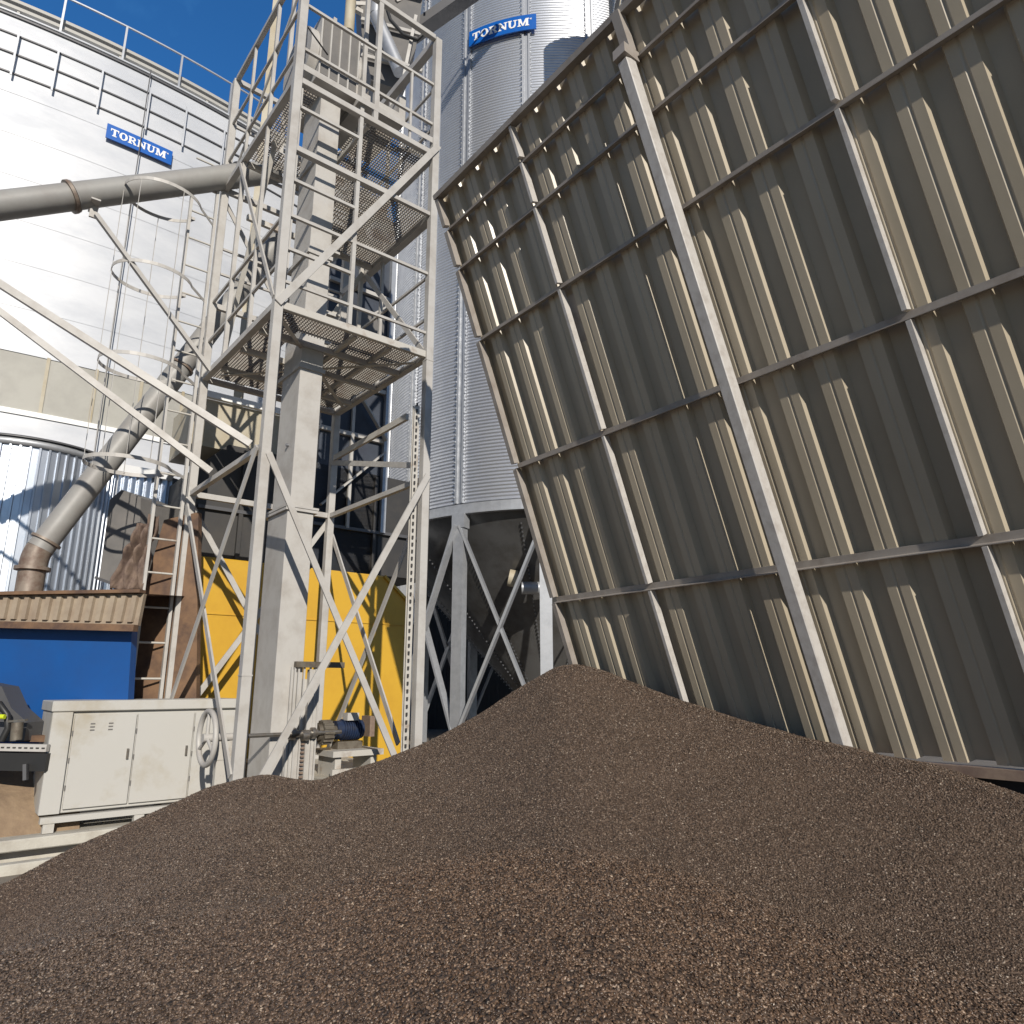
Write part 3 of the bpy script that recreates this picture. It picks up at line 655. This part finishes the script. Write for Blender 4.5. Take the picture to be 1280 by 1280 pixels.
# ================================================================== HOPPER SILO (centre)
HCn = Vector((1.036, 17.97, 0)); HR = 4.32
def oh(u, v, dr=0): return oncyl(u, v, HCn.x, HCn.y, HR+dr)
zr = oh(577, 640).z; zt = 21.6
hs = thing('hopper_silo', 'corrugated galvanised hopper silo on legs behind the leaning wall', 'silo', HCn)
prof = []; p_ = .0762; n = int((zt-zr-.1)/p_)
for i in range(n):
    for k in range(6):
        prof.append((HR+.0115*math.cos(2*math.pi*k/6), zr+.12+(i+k/6)*p_))
MB().lathe(prof, (HCn.x, HCn.y, 0), 200).build('corrugated_wall', 'galv', hs)
MB().lathe([(HR-.05, zr-.06), (HR+.07, zr-.06), (HR+.07, zr-.03), (HR+.03, zr-.03), (HR+.03, zr+.16), (HR+.05, zr+.17), (HR-.01, zr+.18)], (HCn.x, HCn.y, 0), 128, smooth=False).build('ring_beam', 'galv_strut', hs)
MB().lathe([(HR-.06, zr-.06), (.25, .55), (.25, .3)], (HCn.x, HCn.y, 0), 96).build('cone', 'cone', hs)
mb = MB()
for j in range(18):
    a_ = R(-90+8+20*j)
    for i in range(52):
        f = .05+.9*i/52; r = (HR-.06)*(1-f)+.25*f+.012; z = (zr-.06)*(1-f)+.55*f
        p = Vector((HCn.x+r*math.cos(a_), HCn.y+r*math.sin(a_), z)); mb.bar(p, p+Vector((math.cos(a_), math.sin(a_), -.6))*.025, .03, .03)
struct(mb.build('cone_bolts', 'bolt', hs), 'stuff')
cdir = math.atan2(EYE.y-HCn.y, EYE.x-HCn.x)      # towards the camera
sang = [-46+20*k for k in range(18)]
for a0 in sang:
    a_ = cdir+R(a0); mb = MB(); d = Vector((math.cos(a_), math.sin(a_), 0)); s_ = Vector((-d.y, d.x, 0))
    for k in (-1, 1):
        p = HCn+d*(HR+.035)+s_*(.075*k); mb.bar(p+Z*(zr+.18), p+Z*(zt-.1), .05, .06, up=d)
    mb.bar(HCn+d*(HR+.02)+Z*(zr+.18), HCn+d*(HR+.02)+Z*(zt-.1), .1, .02, up=d)
    i = 0; z = zr+.3
    if abs((a0+180) % 360-180) < 90:
        while z < zt-.3:
            for k in (-1, 1):
                p = HCn+d*(HR+.066)+s_*(.115*k); mb.bar(p+Z*z, p+Z*(z+.03), .03, .02, up=d)
            z += .1524
    mb.build('stiffener', 'galv_strut', hs)
MB().lathe([(HR, zt-.1), (HR+.14, zt-.1), (HR+.14, zt+.05), (HR, zt+.1), (.4, zt+1.7)], (HCn.x, HCn.y, 0), 96).build('roof', 'galv', hs)
legp = []
for k in range(15):
    a0 = -49.7+24*k
    a_ = cdir+R(a0); p = HCn+Vector((math.cos(a_), math.sin(a_), 0))*(HR-.0); legp.append((p, a_))
    MB().bar(p, p+Z*(zr-.06), .235, .18, up=p-HCn).build('leg', 'galv_strut', hs)
    MB().bar(p+Z*(zr-.35), p+Z*(zr-.06), .30, .21, up=p-HCn).build('leg_bracket', 'galv_strut', hs)
for k in range(15):
    p, q = legp[k][0], legp[(k+1) % 15][0]; up = ((p+q)/2-HCn)
    o = up.normalized()*.04
    MB().bar(p+Z*(zr-.3)+o, q+Z*.5+o, .15, .05, up=Z).build('cross_brace', 'galv_strut', hs)
    MB().bar(q+Z*(zr-.3)+o*3.2, p+Z*.5+o*3.2, .15, .05, up=Z).build('cross_brace', 'galv_strut', hs)
p1 = oh(586, 45, .1); p2 = oh(669, 29, .1); w2 = (p2-p1).length
sign('blue name sign with white letters near the top of the central corrugated silo', cylmap(HCn, HR+.11, oh(627, 36, .1)), w2, w2*.26, None)
# pipe and white cap under cone
mb = MB(); p = at(652, 735, 14.6); q = at(690, 735, 14.6); mb.tube(p, q, .13, seg=20)
tg = thing('sampling_pipe', 'short pale pipe stub with round cap beside the cone of the hopper silo', 'pipe', p)
mb.build('pipe_body', 'galv_strut', tg)
MB().tube(at(636, 722, 14.7), at(646, 724, 14.7), .18, seg=20).build('cap', 'beige', tg)

# cyclone added out of view to throw the round shadow on the silo, and the pale down pipe
SUNV = Vector((.288, -.862, .416)).normalized()
cp = oh(722, 95); cc = cp+SUNV*3.0
cy = thing('shadow_caster', 'added unseen round cyclone high on the right flank of the central silo', 'caster', cc)
MB().lathe([(.0, .95), (.30, .95), (.76, .80), (.76, -.5), (.16, -1.7), (.16, -1.9)], cc, 36).build('caster_body', 'galv_strut', cy)
for dz in (.5, -.3): MB().bar(cc+Vector((.1, .8, dz)), oh(760, 95)+Vector((0, .1, dz)), .1, .1).build('bracket', 'galv_strut', cy)
vp = oh(776, 12, .35); dq = thing('silo_down_pipe', 'pale vertical pipe on the central silo just above the wall edge', 'pipe', vp)
MB().tube(Vector((vp.x, vp.y, zr+.5)), Vector((vp.x, vp.y, zt)), .13, seg=20).build('pipe_body', 'beige', dq)
for k in range(6): MB().bar(Vector((vp.x, vp.y, zr+2+2.4*k)), Vector((vp.x+.05, vp.y+.4, zr+2+2.4*k)), .06, .06).build('pipe_bracket', 'galv_strut', dq)
# ================================================================== SMALL RIBBED SILO (left)
p = at(42, 550, 11.0); rc_ = Vector((p.x, p.y+.0, 0)); RR3 = 1.36; c3 = rc_+Vector((p.x, p.y, 0)).normalized()*RR3
# re-centre so that the near side keeps the rim height
z3 = p.z
rb = thing('ribbed_silo', 'small silo clad in shiny vertical ribbed metal behind the shed', 'silo', c3)
mb = MB(); vs = []; n = 64; vv = []
for i in range(n*4):
    a_ = 2*math.pi*i/(n*4); k = i % 4; rr = RR3+(.035 if k in (1, 2) else 0)
    a2 = 2*math.pi*((i//4)+[0, .06, .28, .34][k])/n
    vv.append((c3.x+rr*math.cos(a2), c3.y+rr*math.sin(a2)))
m_ = len(vv)
mb.add([(x, y, 0) for x, y in vv]+[(x, y, z3-.06) for x, y in vv], [(i, (i+1) % m_, m_+(i+1) % m_, m_+i) for i in range(m_)])
mb.build('ribbed_cladding', 'galv_rib', rb)
MB().lathe([(RR3-.02, z3-.12), (RR3+.05, z3-.12), (RR3+.05, z3-.0), (RR3-.02, z3)], (c3.x, c3.y, 0), 64).build('rim_band', 'galv_strut', rb)
MB().lathe([(RR3+.09, z3-.0), (RR3+.09, z3+.03), (.1, z3+.35)], (c3.x, c3.y, 0), 64).build('roof', 'frame_dark', rb)

# ================================================================== SHED WITH BLUE WALL
shed = thing('blue_shed', 'low shed with a blue wall under a ribbed brown roof edge', 'shed', at(60, 860, 8.5)*1.0)
yb = 8.7
def q4(pts, y, th, nm, m, par):
    P_ = [at(u, v, yy) for (u, v, yy) in [(a_[0], a_[1], a_[2] if len(a_) > 2 else y) for a_ in pts]]
    return MB().poly(P_, th, (0, 1, 0)).build(nm, m, par)
q4([(-420, 1010, 8.06), (152, 1010, 7.74), (166, 770, 7.74), (-420, 770, 8.06)], 8.12, .12, 'wall', 'blue', shed)
fs_ = [(-420, 767, 7.9), (172, 782, 7.6), (180, 742, 7.6), (-420, 752, 7.9)]
fo = q4(fs_, 8, .06, 'roof_edge', 'fascia', shed)
mb = MB(); a0, a1, a2, a3 = [at(*c) for c in fs_]
N_ = 46
for i in range(N_):
    f0 = i/N_; f1 = (i+.62)/N_
    lo0 = a0.lerp(a1, f0)+Z*.035; lo1 = a0.lerp(a1, f1)+Z*.035; hi0 = a3.lerp(a2, f0)-Z*.02; hi1 = a3.lerp(a2, f1)-Z*.02; F_ = Vector((0, -.035, 0)); s = .012
    x_ = (a1-a0).normalized()*s
    mb.hexa([lo0, lo1, lo1+F_-x_, lo0+F_+x_, hi0, hi1, hi1+F_-x_, hi0+F_+x_])
mb.build('roof_ribs', 'fascia', fo)
MB().bar(a0+Vector((0, -.03, -.03)), a1+Vector((0, -.03, -.03)), .09, .07).build('drip_edge', 'brown', fo)
MB().bar(a3+Vector((0, -.03, .02)), a2+Vector((0, -.03, .02)), .12, .035).build('top_edge', 'brown', fo)
mb = MB(); mb.hexa([a0, a1, a1+Vector((0, 1.2, .1)), a0+Vector((0, 1.2, .1)), a3, a2, a2+Vector((0, 1.2, .1)), a3+Vector((0, 1.2, .1))]); 
mb2 = MB().add([a3+Z*.0, a2+Z*.0, a2+Vector((0, 1.3, .12)), a3+Vector((0, 1.3, .12))], [(0, 1, 2, 3)]); mb2.build('roof_sheet', 'brown', shed)
# brown side wall
q4([(148, 905), (245, 905), (248, 640), (205, 650), (168, 780)], 8.55, .1, 'side_wall', 'brown', shed)
# draped cloth
mb = MB(); nx, nyy = 22, 22; c0 = at(140, 738, 8.3); c1 = at(180, 738, 8.3); c2_ = at(197, 642, 8.35); c3_ = at(168, 660, 8.35); vs = []
for j in range(nyy+1):
    for i in range(nx+1):
        f, g_ = i/nx, j/nyy; p = (c0.lerp(c1, f)).lerp(c3_.lerp(c2_, f), g_)
        vs.append(p+Vector((0, -.07*math.sin(f*14+2.5*math.sin(g_*5))-.04*math.sin(f*31+g_*9), .02*math.sin(f*11))))
mb.add(vs, [(j*(nx+1)+i, j*(nx+1)+i+1, (j+1)*(nx+1)+i+1, (j+1)*(nx+1)+i) for j in range(nyy) for i in range(nx)], True)
cl = mb.build('tarpaulin', 'cloth'); cl.modifiers.new('s', 'SOLIDIFY').thickness = .01
tag(cl, 'crumpled brown tarpaulin hanging at the corner of the blue shed', 'tarpaulin')
# grey hood
hd_ = thing('duct_hood', 'dark grey metal hood with a pointed top between ribbed silo and shed', 'hood', at(150, 730, 9.2))
P_ = [at(u, v, 9.2) for u, v in ((124, 722), (160, 735), (174, 700), (176, 622), (152, 612), (137, 625))]
MB().poly(P_, .7, (.3, .95, 0)).build('hood_body', 'hood', hd_)
MB().bar(at(120, 722, 9.15), at(162, 738, 9.15), .06, .03).build('hood_lip', 'frame_dark', hd_)

# wall piece right of the pipe
wp = thing('clad_annex', 'small ribbed metal annex with white eave behind the ladder', 'annex', at(185, 640, 11))
p0_, p1_ = at(150, 585, 11.2), at(216, 597, 10.8); dn = (p1_-p0_).normalized(); bk = Vector((-dn.y, dn.x, 0))*1.0
mb = MB(); mb.hexa([Vector((p0_.x, p0_.y, 0)), Vector((p1_.x, p1_.y, 0)), Vector((p1_.x, p1_.y, 0))+bk, Vector((p0_.x, p0_.y, 0))+bk, p0_, p1_, p1_+bk, p0_+bk]); mb.build('annex_wall', 'galv_rib', wp)
mb = MB()
for i in range(7):
    c = p0_.lerp(p1_, (i+.5)/7)-bk*.02; mb.bar(Vector((c.x, c.y, 0)), c-Z*.05, .03, .03, up=bk)
mb.build('annex_ribs', 'galv_rib', wp)
MB().bar(p0_-bk*.05, p1_-bk*.05, .12, .12).build('eave', 'white', wp)

# ================================================================== YELLOW MACHINE
ym = thing('yellow_machine', 'large yellow metal housing with a chamfered corner behind the tower', 'machine', TW(1.9, 3.0, 0))
bb = 3.0
P_ = [TW(.22, bb, .3), TW(3.62, bb, .3), TW(3.62, bb, 2.80), TW(3.10, bb, 3.2), TW(.22, bb, 3.2)]
yb_ = MB().poly(P_, 1.6, B).build('housing', 'yellow', ym, .02)

MB().bar(TW(.25, bb-.008, 2.45), TW(3.6, bb-.008, 2.45), .014, .016).build('seam', 'yellow', yb_)
MB().bar(TW(3.6, bb-.02, 2.78), TW(3.1, bb-.02, 3.19), .04, .04).build('edge_trim', 'yellow', yb_)
MB().bar(TW(3.5, bb-.03, 2.25), TW(3.62, bb-.03, 2.28), .03, .03).build('latch', 'rust_beam', ym)
MB().bar(TW(.2, bb-.02, .26), TW(3.7, bb-.02, .26), .08, .12).build('skid', 'paint_worn', ym)
# dark plant behind tower
dk = thing('dark_hopper', 'dark grey steel hopper house in shade above the yellow housing', 'hopper', TW(1, 4.8, 0))
bb = 3.6
P_ = [TW(.35, bb, 3.3), TW(4.3, bb, 3.3), TW(4.3, bb, 5.0), TW(.75, bb, 5.0), TW(.35, bb, 4.6)]
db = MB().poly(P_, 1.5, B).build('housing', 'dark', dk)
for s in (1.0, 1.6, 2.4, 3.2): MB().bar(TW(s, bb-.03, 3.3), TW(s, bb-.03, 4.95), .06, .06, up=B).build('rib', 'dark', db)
MB().bar(TW(.4, bb-.04, 4.0), TW(4.2, bb-.04, 4.0), .05, .05).build('rib', 'frame_dark', db)
P_ = [TW(.30, bb+.3, 5.0), TW(1.7, bb+.3, 5.0), TW(1.7, bb+.3, 5.75), TW(.30, bb+.3, 5.75)]
MB().poly(P_, 1.2, B).build('upper_housing', 'beige', dk); MB().bar(TW(.25, bb+.25, 5.8), TW(1.75, bb+.25, 5.8), .08, .1).build('eave', 'white', dk)
# dryer tower
dr = thing('dryer_casing', 'casing of the grain dryer behind the tower, coloured dark for shade', 'dryer', TW(2.6, 4.0, 0))
dc = MB(); P_ = [TW(2.15, 3.6, 0), TW(3.3, 3.6, 0), TW(3.3, 4.8, 0), TW(2.15, 4.8, 0)]
dc.hexa(P_+[p+Z*9.4 for p in P_]); dcb = dc.build('casing', 'shade_blue', dr)  # dark blue stands in for the shade on the casing
for z in (5.6, 6.5, 7.4, 8.3, 9.2): MB().bar(TW(2.12, 3.56, z), TW(3.33, 3.56, z), .07, .07).build('ledge', 'paint', dcb)
MB().bar(TW(3.33, 3.55, 4), TW(3.33, 3.55, 9.6), .09, .09, up=B).build('corner_post', 'galv_strut', dcb)
MB().bar(TW(2.7, 3.55, 4), TW(2.7, 3.55, 9.4), .05, .05, up=B).build('corner_post', 'paint', dcb)
MB().bar(TW(2.2, 3.5, 4.3), TW(3.3, 3.5, 5.4), .03, .08, up=B).build('brace', 'paint', dr)
MB().bar(TW(3.3, 3.46, 5.6), TW(2.2, 3.46, 7.0), .03, .08, up=B).build('brace', 'paint', dr)
MB().bar(TW(2.2, 3.46, 7.2), TW(3.3, 3.46, 8.2), .03, .08, up=B).build('brace', 'paint', dr)
bx_ = MB(); bx_.hexa([TW(2.2, 3.0, 7.0), TW(2.9, 3.0, 7.0), TW(2.9, 3.55, 7.0), TW(2.2, 3.55, 7.0), TW(2.2, 3.0, 7.6), TW(2.9, 3.0, 7.6), TW(2.9, 3.55, 7.6), TW(2.2, 3.55, 7.6)]); bx_.build('fan_box', 'hood', dr)
# far dark hall behind the hopper silo
hl = thing('far_hall', 'dark hall wall in shade behind the legs of the hopper silo', 'hall', (2, 26, 0))
p0_ = at(380, 640, 26); p1_ = at(1000, 640, 26)
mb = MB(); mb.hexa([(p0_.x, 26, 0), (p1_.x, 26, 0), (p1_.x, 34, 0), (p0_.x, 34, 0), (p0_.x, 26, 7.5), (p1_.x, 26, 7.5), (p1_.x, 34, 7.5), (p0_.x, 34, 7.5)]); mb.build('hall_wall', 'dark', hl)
mb = MB()
for i in range(60):
    x = p0_.x+(p1_.x-p0_.x)*(i+.5)/60; mb.bar((x, 25.97, 0), (x, 25.97, 7.4), .1, .05, up=(0, 1, 0))
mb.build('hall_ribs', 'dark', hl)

# ================================================================== CABINET
cb = thing('steel_cabinet', 'low pale steel cabinet with flat doors standing left of the tower', 'cabinet', TW(-.5, 1.5, .33))
CB0, CB1, cs0, cs1, cz0, cz1 = 1.5, 2.15, -1.27, .52, .36, 1.39
bxs(cs0, cs1, CB0+.03, CB1, cz0, cz1-.10).build('body', 'cabinet', cb, .006)
bxs(cs0-.015, cs1+.015, CB0-.02, CB1+.02, cz1-.10, cz1).build('top', 'cabinet', cb, .008)
bxs(cs0, cs0+.17, CB0-.005, CB0+.03, cz0, cz1-.105).build('end_stile', 'cabinet', cb, .004)
dd_ = [(cs0+.19, cs0+.74), (cs0+.755, cs0+1.30), (cs0+1.315, cs1-.02)]
for i, (a_, b_) in enumerate(dd_):
    d_ = bxs(a_, b_, CB0+.0, CB0+.024, cz0+.035, cz1-.135).build('door', 'cabinet', cb, .003)
    MB().bar(TW(b_-.05, CB0-.012, cz0+.46), TW(b_-.05, CB0-.012, cz0+.56), .018, .02, up=B).build('handle', 'steel', d_)
    for z in (cz0+.2, cz0+.45, cz0+.7): MB().tube(TW(a_-.004, CB0-.002, z), TW(a_-.004, CB0-.002, z+.05), .006, seg=8).build('hinge', 'hood', d_)
mb = MB()
for z in (cz1-.22, cz1-.25, cz1-.28):
    for k in range(2): mb.bar(TW(cs0+.33+k*.16, CB0-.003, z), TW(cs0+.37+k*.16, CB0-.003, z), .004, .012)
mb.build('vent_slots', 'hood', cb)
bxs(cs0+.02, cs1, CB0-.03, CB0+.05, cz0-.075, cz0-.02).build('base_rail', 'cabinet', cb)
for s in (cs0+.05, -.45, .35): bxs(s, s+.09, CB0-.02, CB0+.06, cz0-.16, cz0-.075).build('foot', 'cabinet', cb)
# beams under it
for k, (b0, z0, z1, lab) in enumerate(((1.28, .12, .22, 'upper pale steel beam lying below the cabinet'), (.95, -.02, .085, 'lower pale steel beam nearest the seed pile at left'))):
    mb = MB(); mb.bar(TW(-6, b0, (z0+z1)/2), TW(.3, b0, (z0+z1)/2), .12, z1-z0); o = mb.build('steel_beam', 'concrete', None, .01)
    tag(o, lab, 'beam')
tag(bxs(-6, .45, 1.4, 3.2, -.02, .195).build('equipment_base', 'concrete'), 'low concrete base slab under the cabinet', 'slab')
# soil bank
mb = MB(); n = 30; vs = []
for j in range(13):
    for i in range(n):
        s = -7+ i*(6.1/(n-1)); f = j/12; b_ = 1.56+f*1.6
        z = .24+.62*min(1, f*1.6)**.8+.03*math.sin(i*1.7+j)+.025*math.sin(i*3.3+j*2.1)
        if j == 0: z = .17
        vs.append(TW(s, b_, z))
mb.add(vs, [(j*n+i, j*n+i+1, (j+1)*n+i+1, (j+1)*n+i) for j in range(12) for i in range(n-1)], True)
struct(mb.build('soil_bank', 'soil'))
# perforated rail + junk
pr_ = thing('perforated_rail', 'pale perforated steel rail above the soil left of the cabinet', 'rail', at(20, 935, 7))
r0, r1 = at(-200, 930, 7.0), at(60, 935, 7.0)
MB().bar(r0, r1, .05, .065).build('rail_body', 'paint', pr_)
mb = MB()
for i in range(36):
    c = r0.lerp(r1, (i+.5)/36)+Vector((0, -.027, 0)); d = (r1-r0).normalized(); mb.bar(c-d*.014, c+d*.014, .01, .012)
mb.build('slots', 'dark', pr_)
MB().bar(r0+Vector((0, .1, -.13)), r1+Vector((0, .1, -.13)), .2, .16).build('dark_skirt', 'black', pr_)
MB().bar(at(-200, 921, 7.3), at(62, 923, 7.3), .1, .06).build('back_beam', 'brown', pr_)
MB().bar(at(32, 955, 6.96), at(32, 975, 6.96), .05, .03).build('bracket', 'frame_dark', pr_)
tag(sd, sd['label'], 'seed pile')
jk = thing('loader', 'dark grimy loader machine with a lime band at the left edge', 'machine', at(15, 920, 7.1))
mb = MB(); P_ = [at(u, v, 7.15) for u, v in ((-40, 850), (2, 858), (14, 885), (34, 903), (30, 926), (-40, 928))]; mb.poly(P_, .25, (0, 1, 0)).build('arm_plate', 'frame_dark', jk)
MB().path([at(u, v, 7.05) for u, v in ((-20, 878), (0, 880), (9, 893), (10, 910), (2, 926))], .03, 10).build('hose', 'black', jk)
MB().tube(at(-16, 895, 6.98), at(6, 896, 6.98), .022, seg=12).build('lime_band', 'lime', jk)
MB().tube(at(20, 925, 6.98), at(22, 903, 6.98), .05, seg=14).build('cylinder', 'gear', jk)
MB().bar(at(8, 902, 7.05), at(33, 900, 7.05), .05, .02).build('clamp', 'steel', jk)

# ================================================================== OVERHEAD CONVEYOR (top centre)
oc_ = thing('overhead_conveyor', 'dark conveyor bridge with hoses crossing above the tower top', 'conveyor', at(520, 10, 12))
a_ = at(470, 60, 13.2); b_ = at(640, -60, 13.2)
c0, c1 = at(488, 62, 12.6), at(640, -45, 12.6)
cbd = MB().bar(c0, c1, .38, .2).build('trough', 'frame_dark', oc_)
MB().bar(c0+Vector((-.1, -.45, .35)), c1+Vector((-.1, -.45, .35)), .05, .05).build('hand_rail', 'steel', oc_)
for f in (.1, .35, .6, .85):
    c = c0.lerp(c1, f)+Vector((-.1, -.45, 0)); MB().bar(c, c+Z*.36, .04, .04).build('rail_post', 'steel', oc_)
for k in range(5):
    pts = [at(490+k*5+16*math.cos(i/12*5.2+k), 6+k*3+20*math.sin(i/12*5.2+k*.6), 12.2+.1*k) for i in range(13)]
    MB().path(pts, .035, 8).build('hose', 'gear' if k % 2 else 'steel', oc_)
for (u0, v0, u1, v1) in ((445, 6, 500, 8), (445, 12, 485, 34), (495, 2, 540, -12), (478, 48, 492, 20)):
    MB().bar(at(u0, v0, 11.6), at(u1, v1, 11.8), .09, .09).build('truss_bar', 'paint', oc_)
tc_ = thing('transfer_chute', 'dark grey chute and ducts hanging behind the elevator head near the central silo', 'chute', at(490, 20, 12))
P_ = [at(u, v, 11.6) for u, v in ((464, 100), (498, 112), (520, 60), (536, -60), (448, -60), (452, 40))]
ch_ = MB().poly(P_, .8, (-.3, .95, 0)).build('chute_body', 'hood', tc_)
for v in (-20, 30, 75): MB().bar(at(452, v-6, 11.5), at(528, v+14, 11.5), .06, .07).build('chute_flange', 'paint', ch_)
MB().tube(at(500, 90, 11.3), at(470, 20, 11.3), .13, seg=18).build('duct', 'galv_strut', tc_)
MB().tube(at(470, 20, 11.3), at(476, -60, 11.3), .13, seg=18).build('duct', 'galv_strut', tc_)
MB().bar(at(440, 52, 11.2), at(512, 84, 11.2), .09, .05).build('support', 'paint', tc_)
MB().bar(at(505, 95, 11.2), at(520, 20, 11.2), .06, .06).build('support', 'paint', tc_)
MB().path([at(u, v, 11.1) for u, v in ((480, 0), (488, 25), (505, 44), (522, 50), (534, 38))], .035, 10).build('hose', 'black', tc_)
dp = thing('down_pipe', 'pale vertical pipe behind the elevator head at top centre', 'pipe', at(436, 20, 11))
p = at(436, 40, 11.2); MB().tube(Vector((p.x, p.y, p.z)), Vector((p.x, p.y, p.z+2.5)), .10, seg=20).build('pipe_body', 'beige', dp)
dp = thing('back_column', 'pale steel column rising behind the upper left guard rails', 'column', at(338, 100, 11))
p = at(338, 90, 11.0); MB().bar(Vector((p.x, p.y, 0)), Vector((p.x, p.y, p.z+2.6)), .15, .13).build('column_body', 'beige', dp)

# ================================================================== CAMERA, LIGHT, WORLD
cam = bpy.data.cameras.new('camera'); co = bpy.data.objects.new('camera', cam); COL.objects.link(co)
co.location = EYE; co.rotation_euler = (R(90)+TILT, 0, 0); cam.sensor_width = 36; cam.lens = 36*FPX/1280; cam.clip_end = 2000; cam.clip_start = .02
sc.camera = co
SUN = Vector((.288, -.862, .416)).normalized()
SUN_EL = math.asin(SUN.z)
lt = bpy.data.lights.new('sun', 'SUN'); lt.energy = 4.7; lt.angle = R(.53); lt.color = (1, .93, .83)
lo_ = bpy.data.objects.new('sun', lt); COL.objects.link(lo_); lo_.rotation_euler = SUN.to_track_quat('Z', 'Y').to_euler(); lo_.location = (10, -20, 30)
w = bpy.data.worlds.new('World'); sc.world = w; w.use_nodes = True; nt = w.node_tree
bg = nt.nodes['Background']; sky = nt.nodes.new('ShaderNodeTexSky'); sky.sky_type = 'NISHITA'; sky.sun_disc = False
sky.sun_elevation = SUN_EL; sky.sun_rotation = math.atan2(SUN.x, SUN.y); sky.air_density = 1.0; sky.dust_density = .05; sky.ozone_density = 2.2
tc = nt.nodes.new('ShaderNodeTexCoord'); nz = nt.nodes.new('ShaderNodeTexNoise'); nz.inputs['Scale'].default_value = 2.6; nz.inputs['Detail'].default_value = 7; nz.inputs['Distortion'].default_value = .4
nt.links.new(tc.outputs['Generated'], nz.inputs['Vector'])
rp = nt.nodes.new('ShaderNodeValToRGB'); rp.color_ramp.elements[0].position = .56; rp.color_ramp.elements[0].color = (0, 0, 0, 1); rp.color_ramp.elements[1].position = .86; rp.color_ramp.elements[1].color = (.5, .5, .5, 1)
nt.links.new(nz.outputs['Fac'], rp.inputs['Fac'])
mx = nt.nodes.new('ShaderNodeMix'); mx.data_type = 'RGBA'; mx.inputs['B'].default_value = (6, 6.6, 7.5, 1)
nt.links.new(rp.outputs['Color'], mx.inputs['Factor']); nt.links.new(sky.outputs['Color'], mx.inputs['A']); mu = nt.nodes.new('ShaderNodeMix'); mu.data_type = 'RGBA'; mu.blend_type = 'MULTIPLY'; mu.inputs['Factor'].default_value = 1; mu.inputs['B'].default_value = (.78, .98, 1.24, 1)
vd = nt.nodes.new('ShaderNodeVectorMath'); vd.operation = 'DOT_PRODUCT'; vd.inputs[1].default_value = (-.32, .76, .56)   # deepest blue opposite the sun
nt.links.new(tc.outputs['Generated'], vd.inputs[0])
mr = nt.nodes.new('ShaderNodeMapRange'); mr.interpolation_type = 'SMOOTHSTEP'; mr.inputs['From Min'].default_value = .55; mr.inputs['From Max'].default_value = .95
nt.links.new(vd.outputs['Value'], mr.inputs['Value'])
tm = nt.nodes.new('ShaderNodeMix'); tm.data_type = 'RGBA'; tm.inputs['A'].default_value = (.78, .98, 1.24, 1); tm.inputs['B'].default_value = (.62, 1.75, 2.75, 1)
nt.links.new(mr.outputs['Result'], tm.inputs['Factor']); nt.links.new(tm.outputs['Result'], mu.inputs['B'])
nt.links.new(mx.outputs['Result'], mu.inputs['A']); nt.links.new(mu.outputs['Result'], bg.inputs['Color'])
bg.inputs['Strength'].default_value = .058
sc.view_settings.view_transform = 'Standard'; sc.view_settings.look = 'None'; sc.view_settings.exposure = 0; sc.view_settings.gamma = 1
sc.render.engine = 'CYCLES'
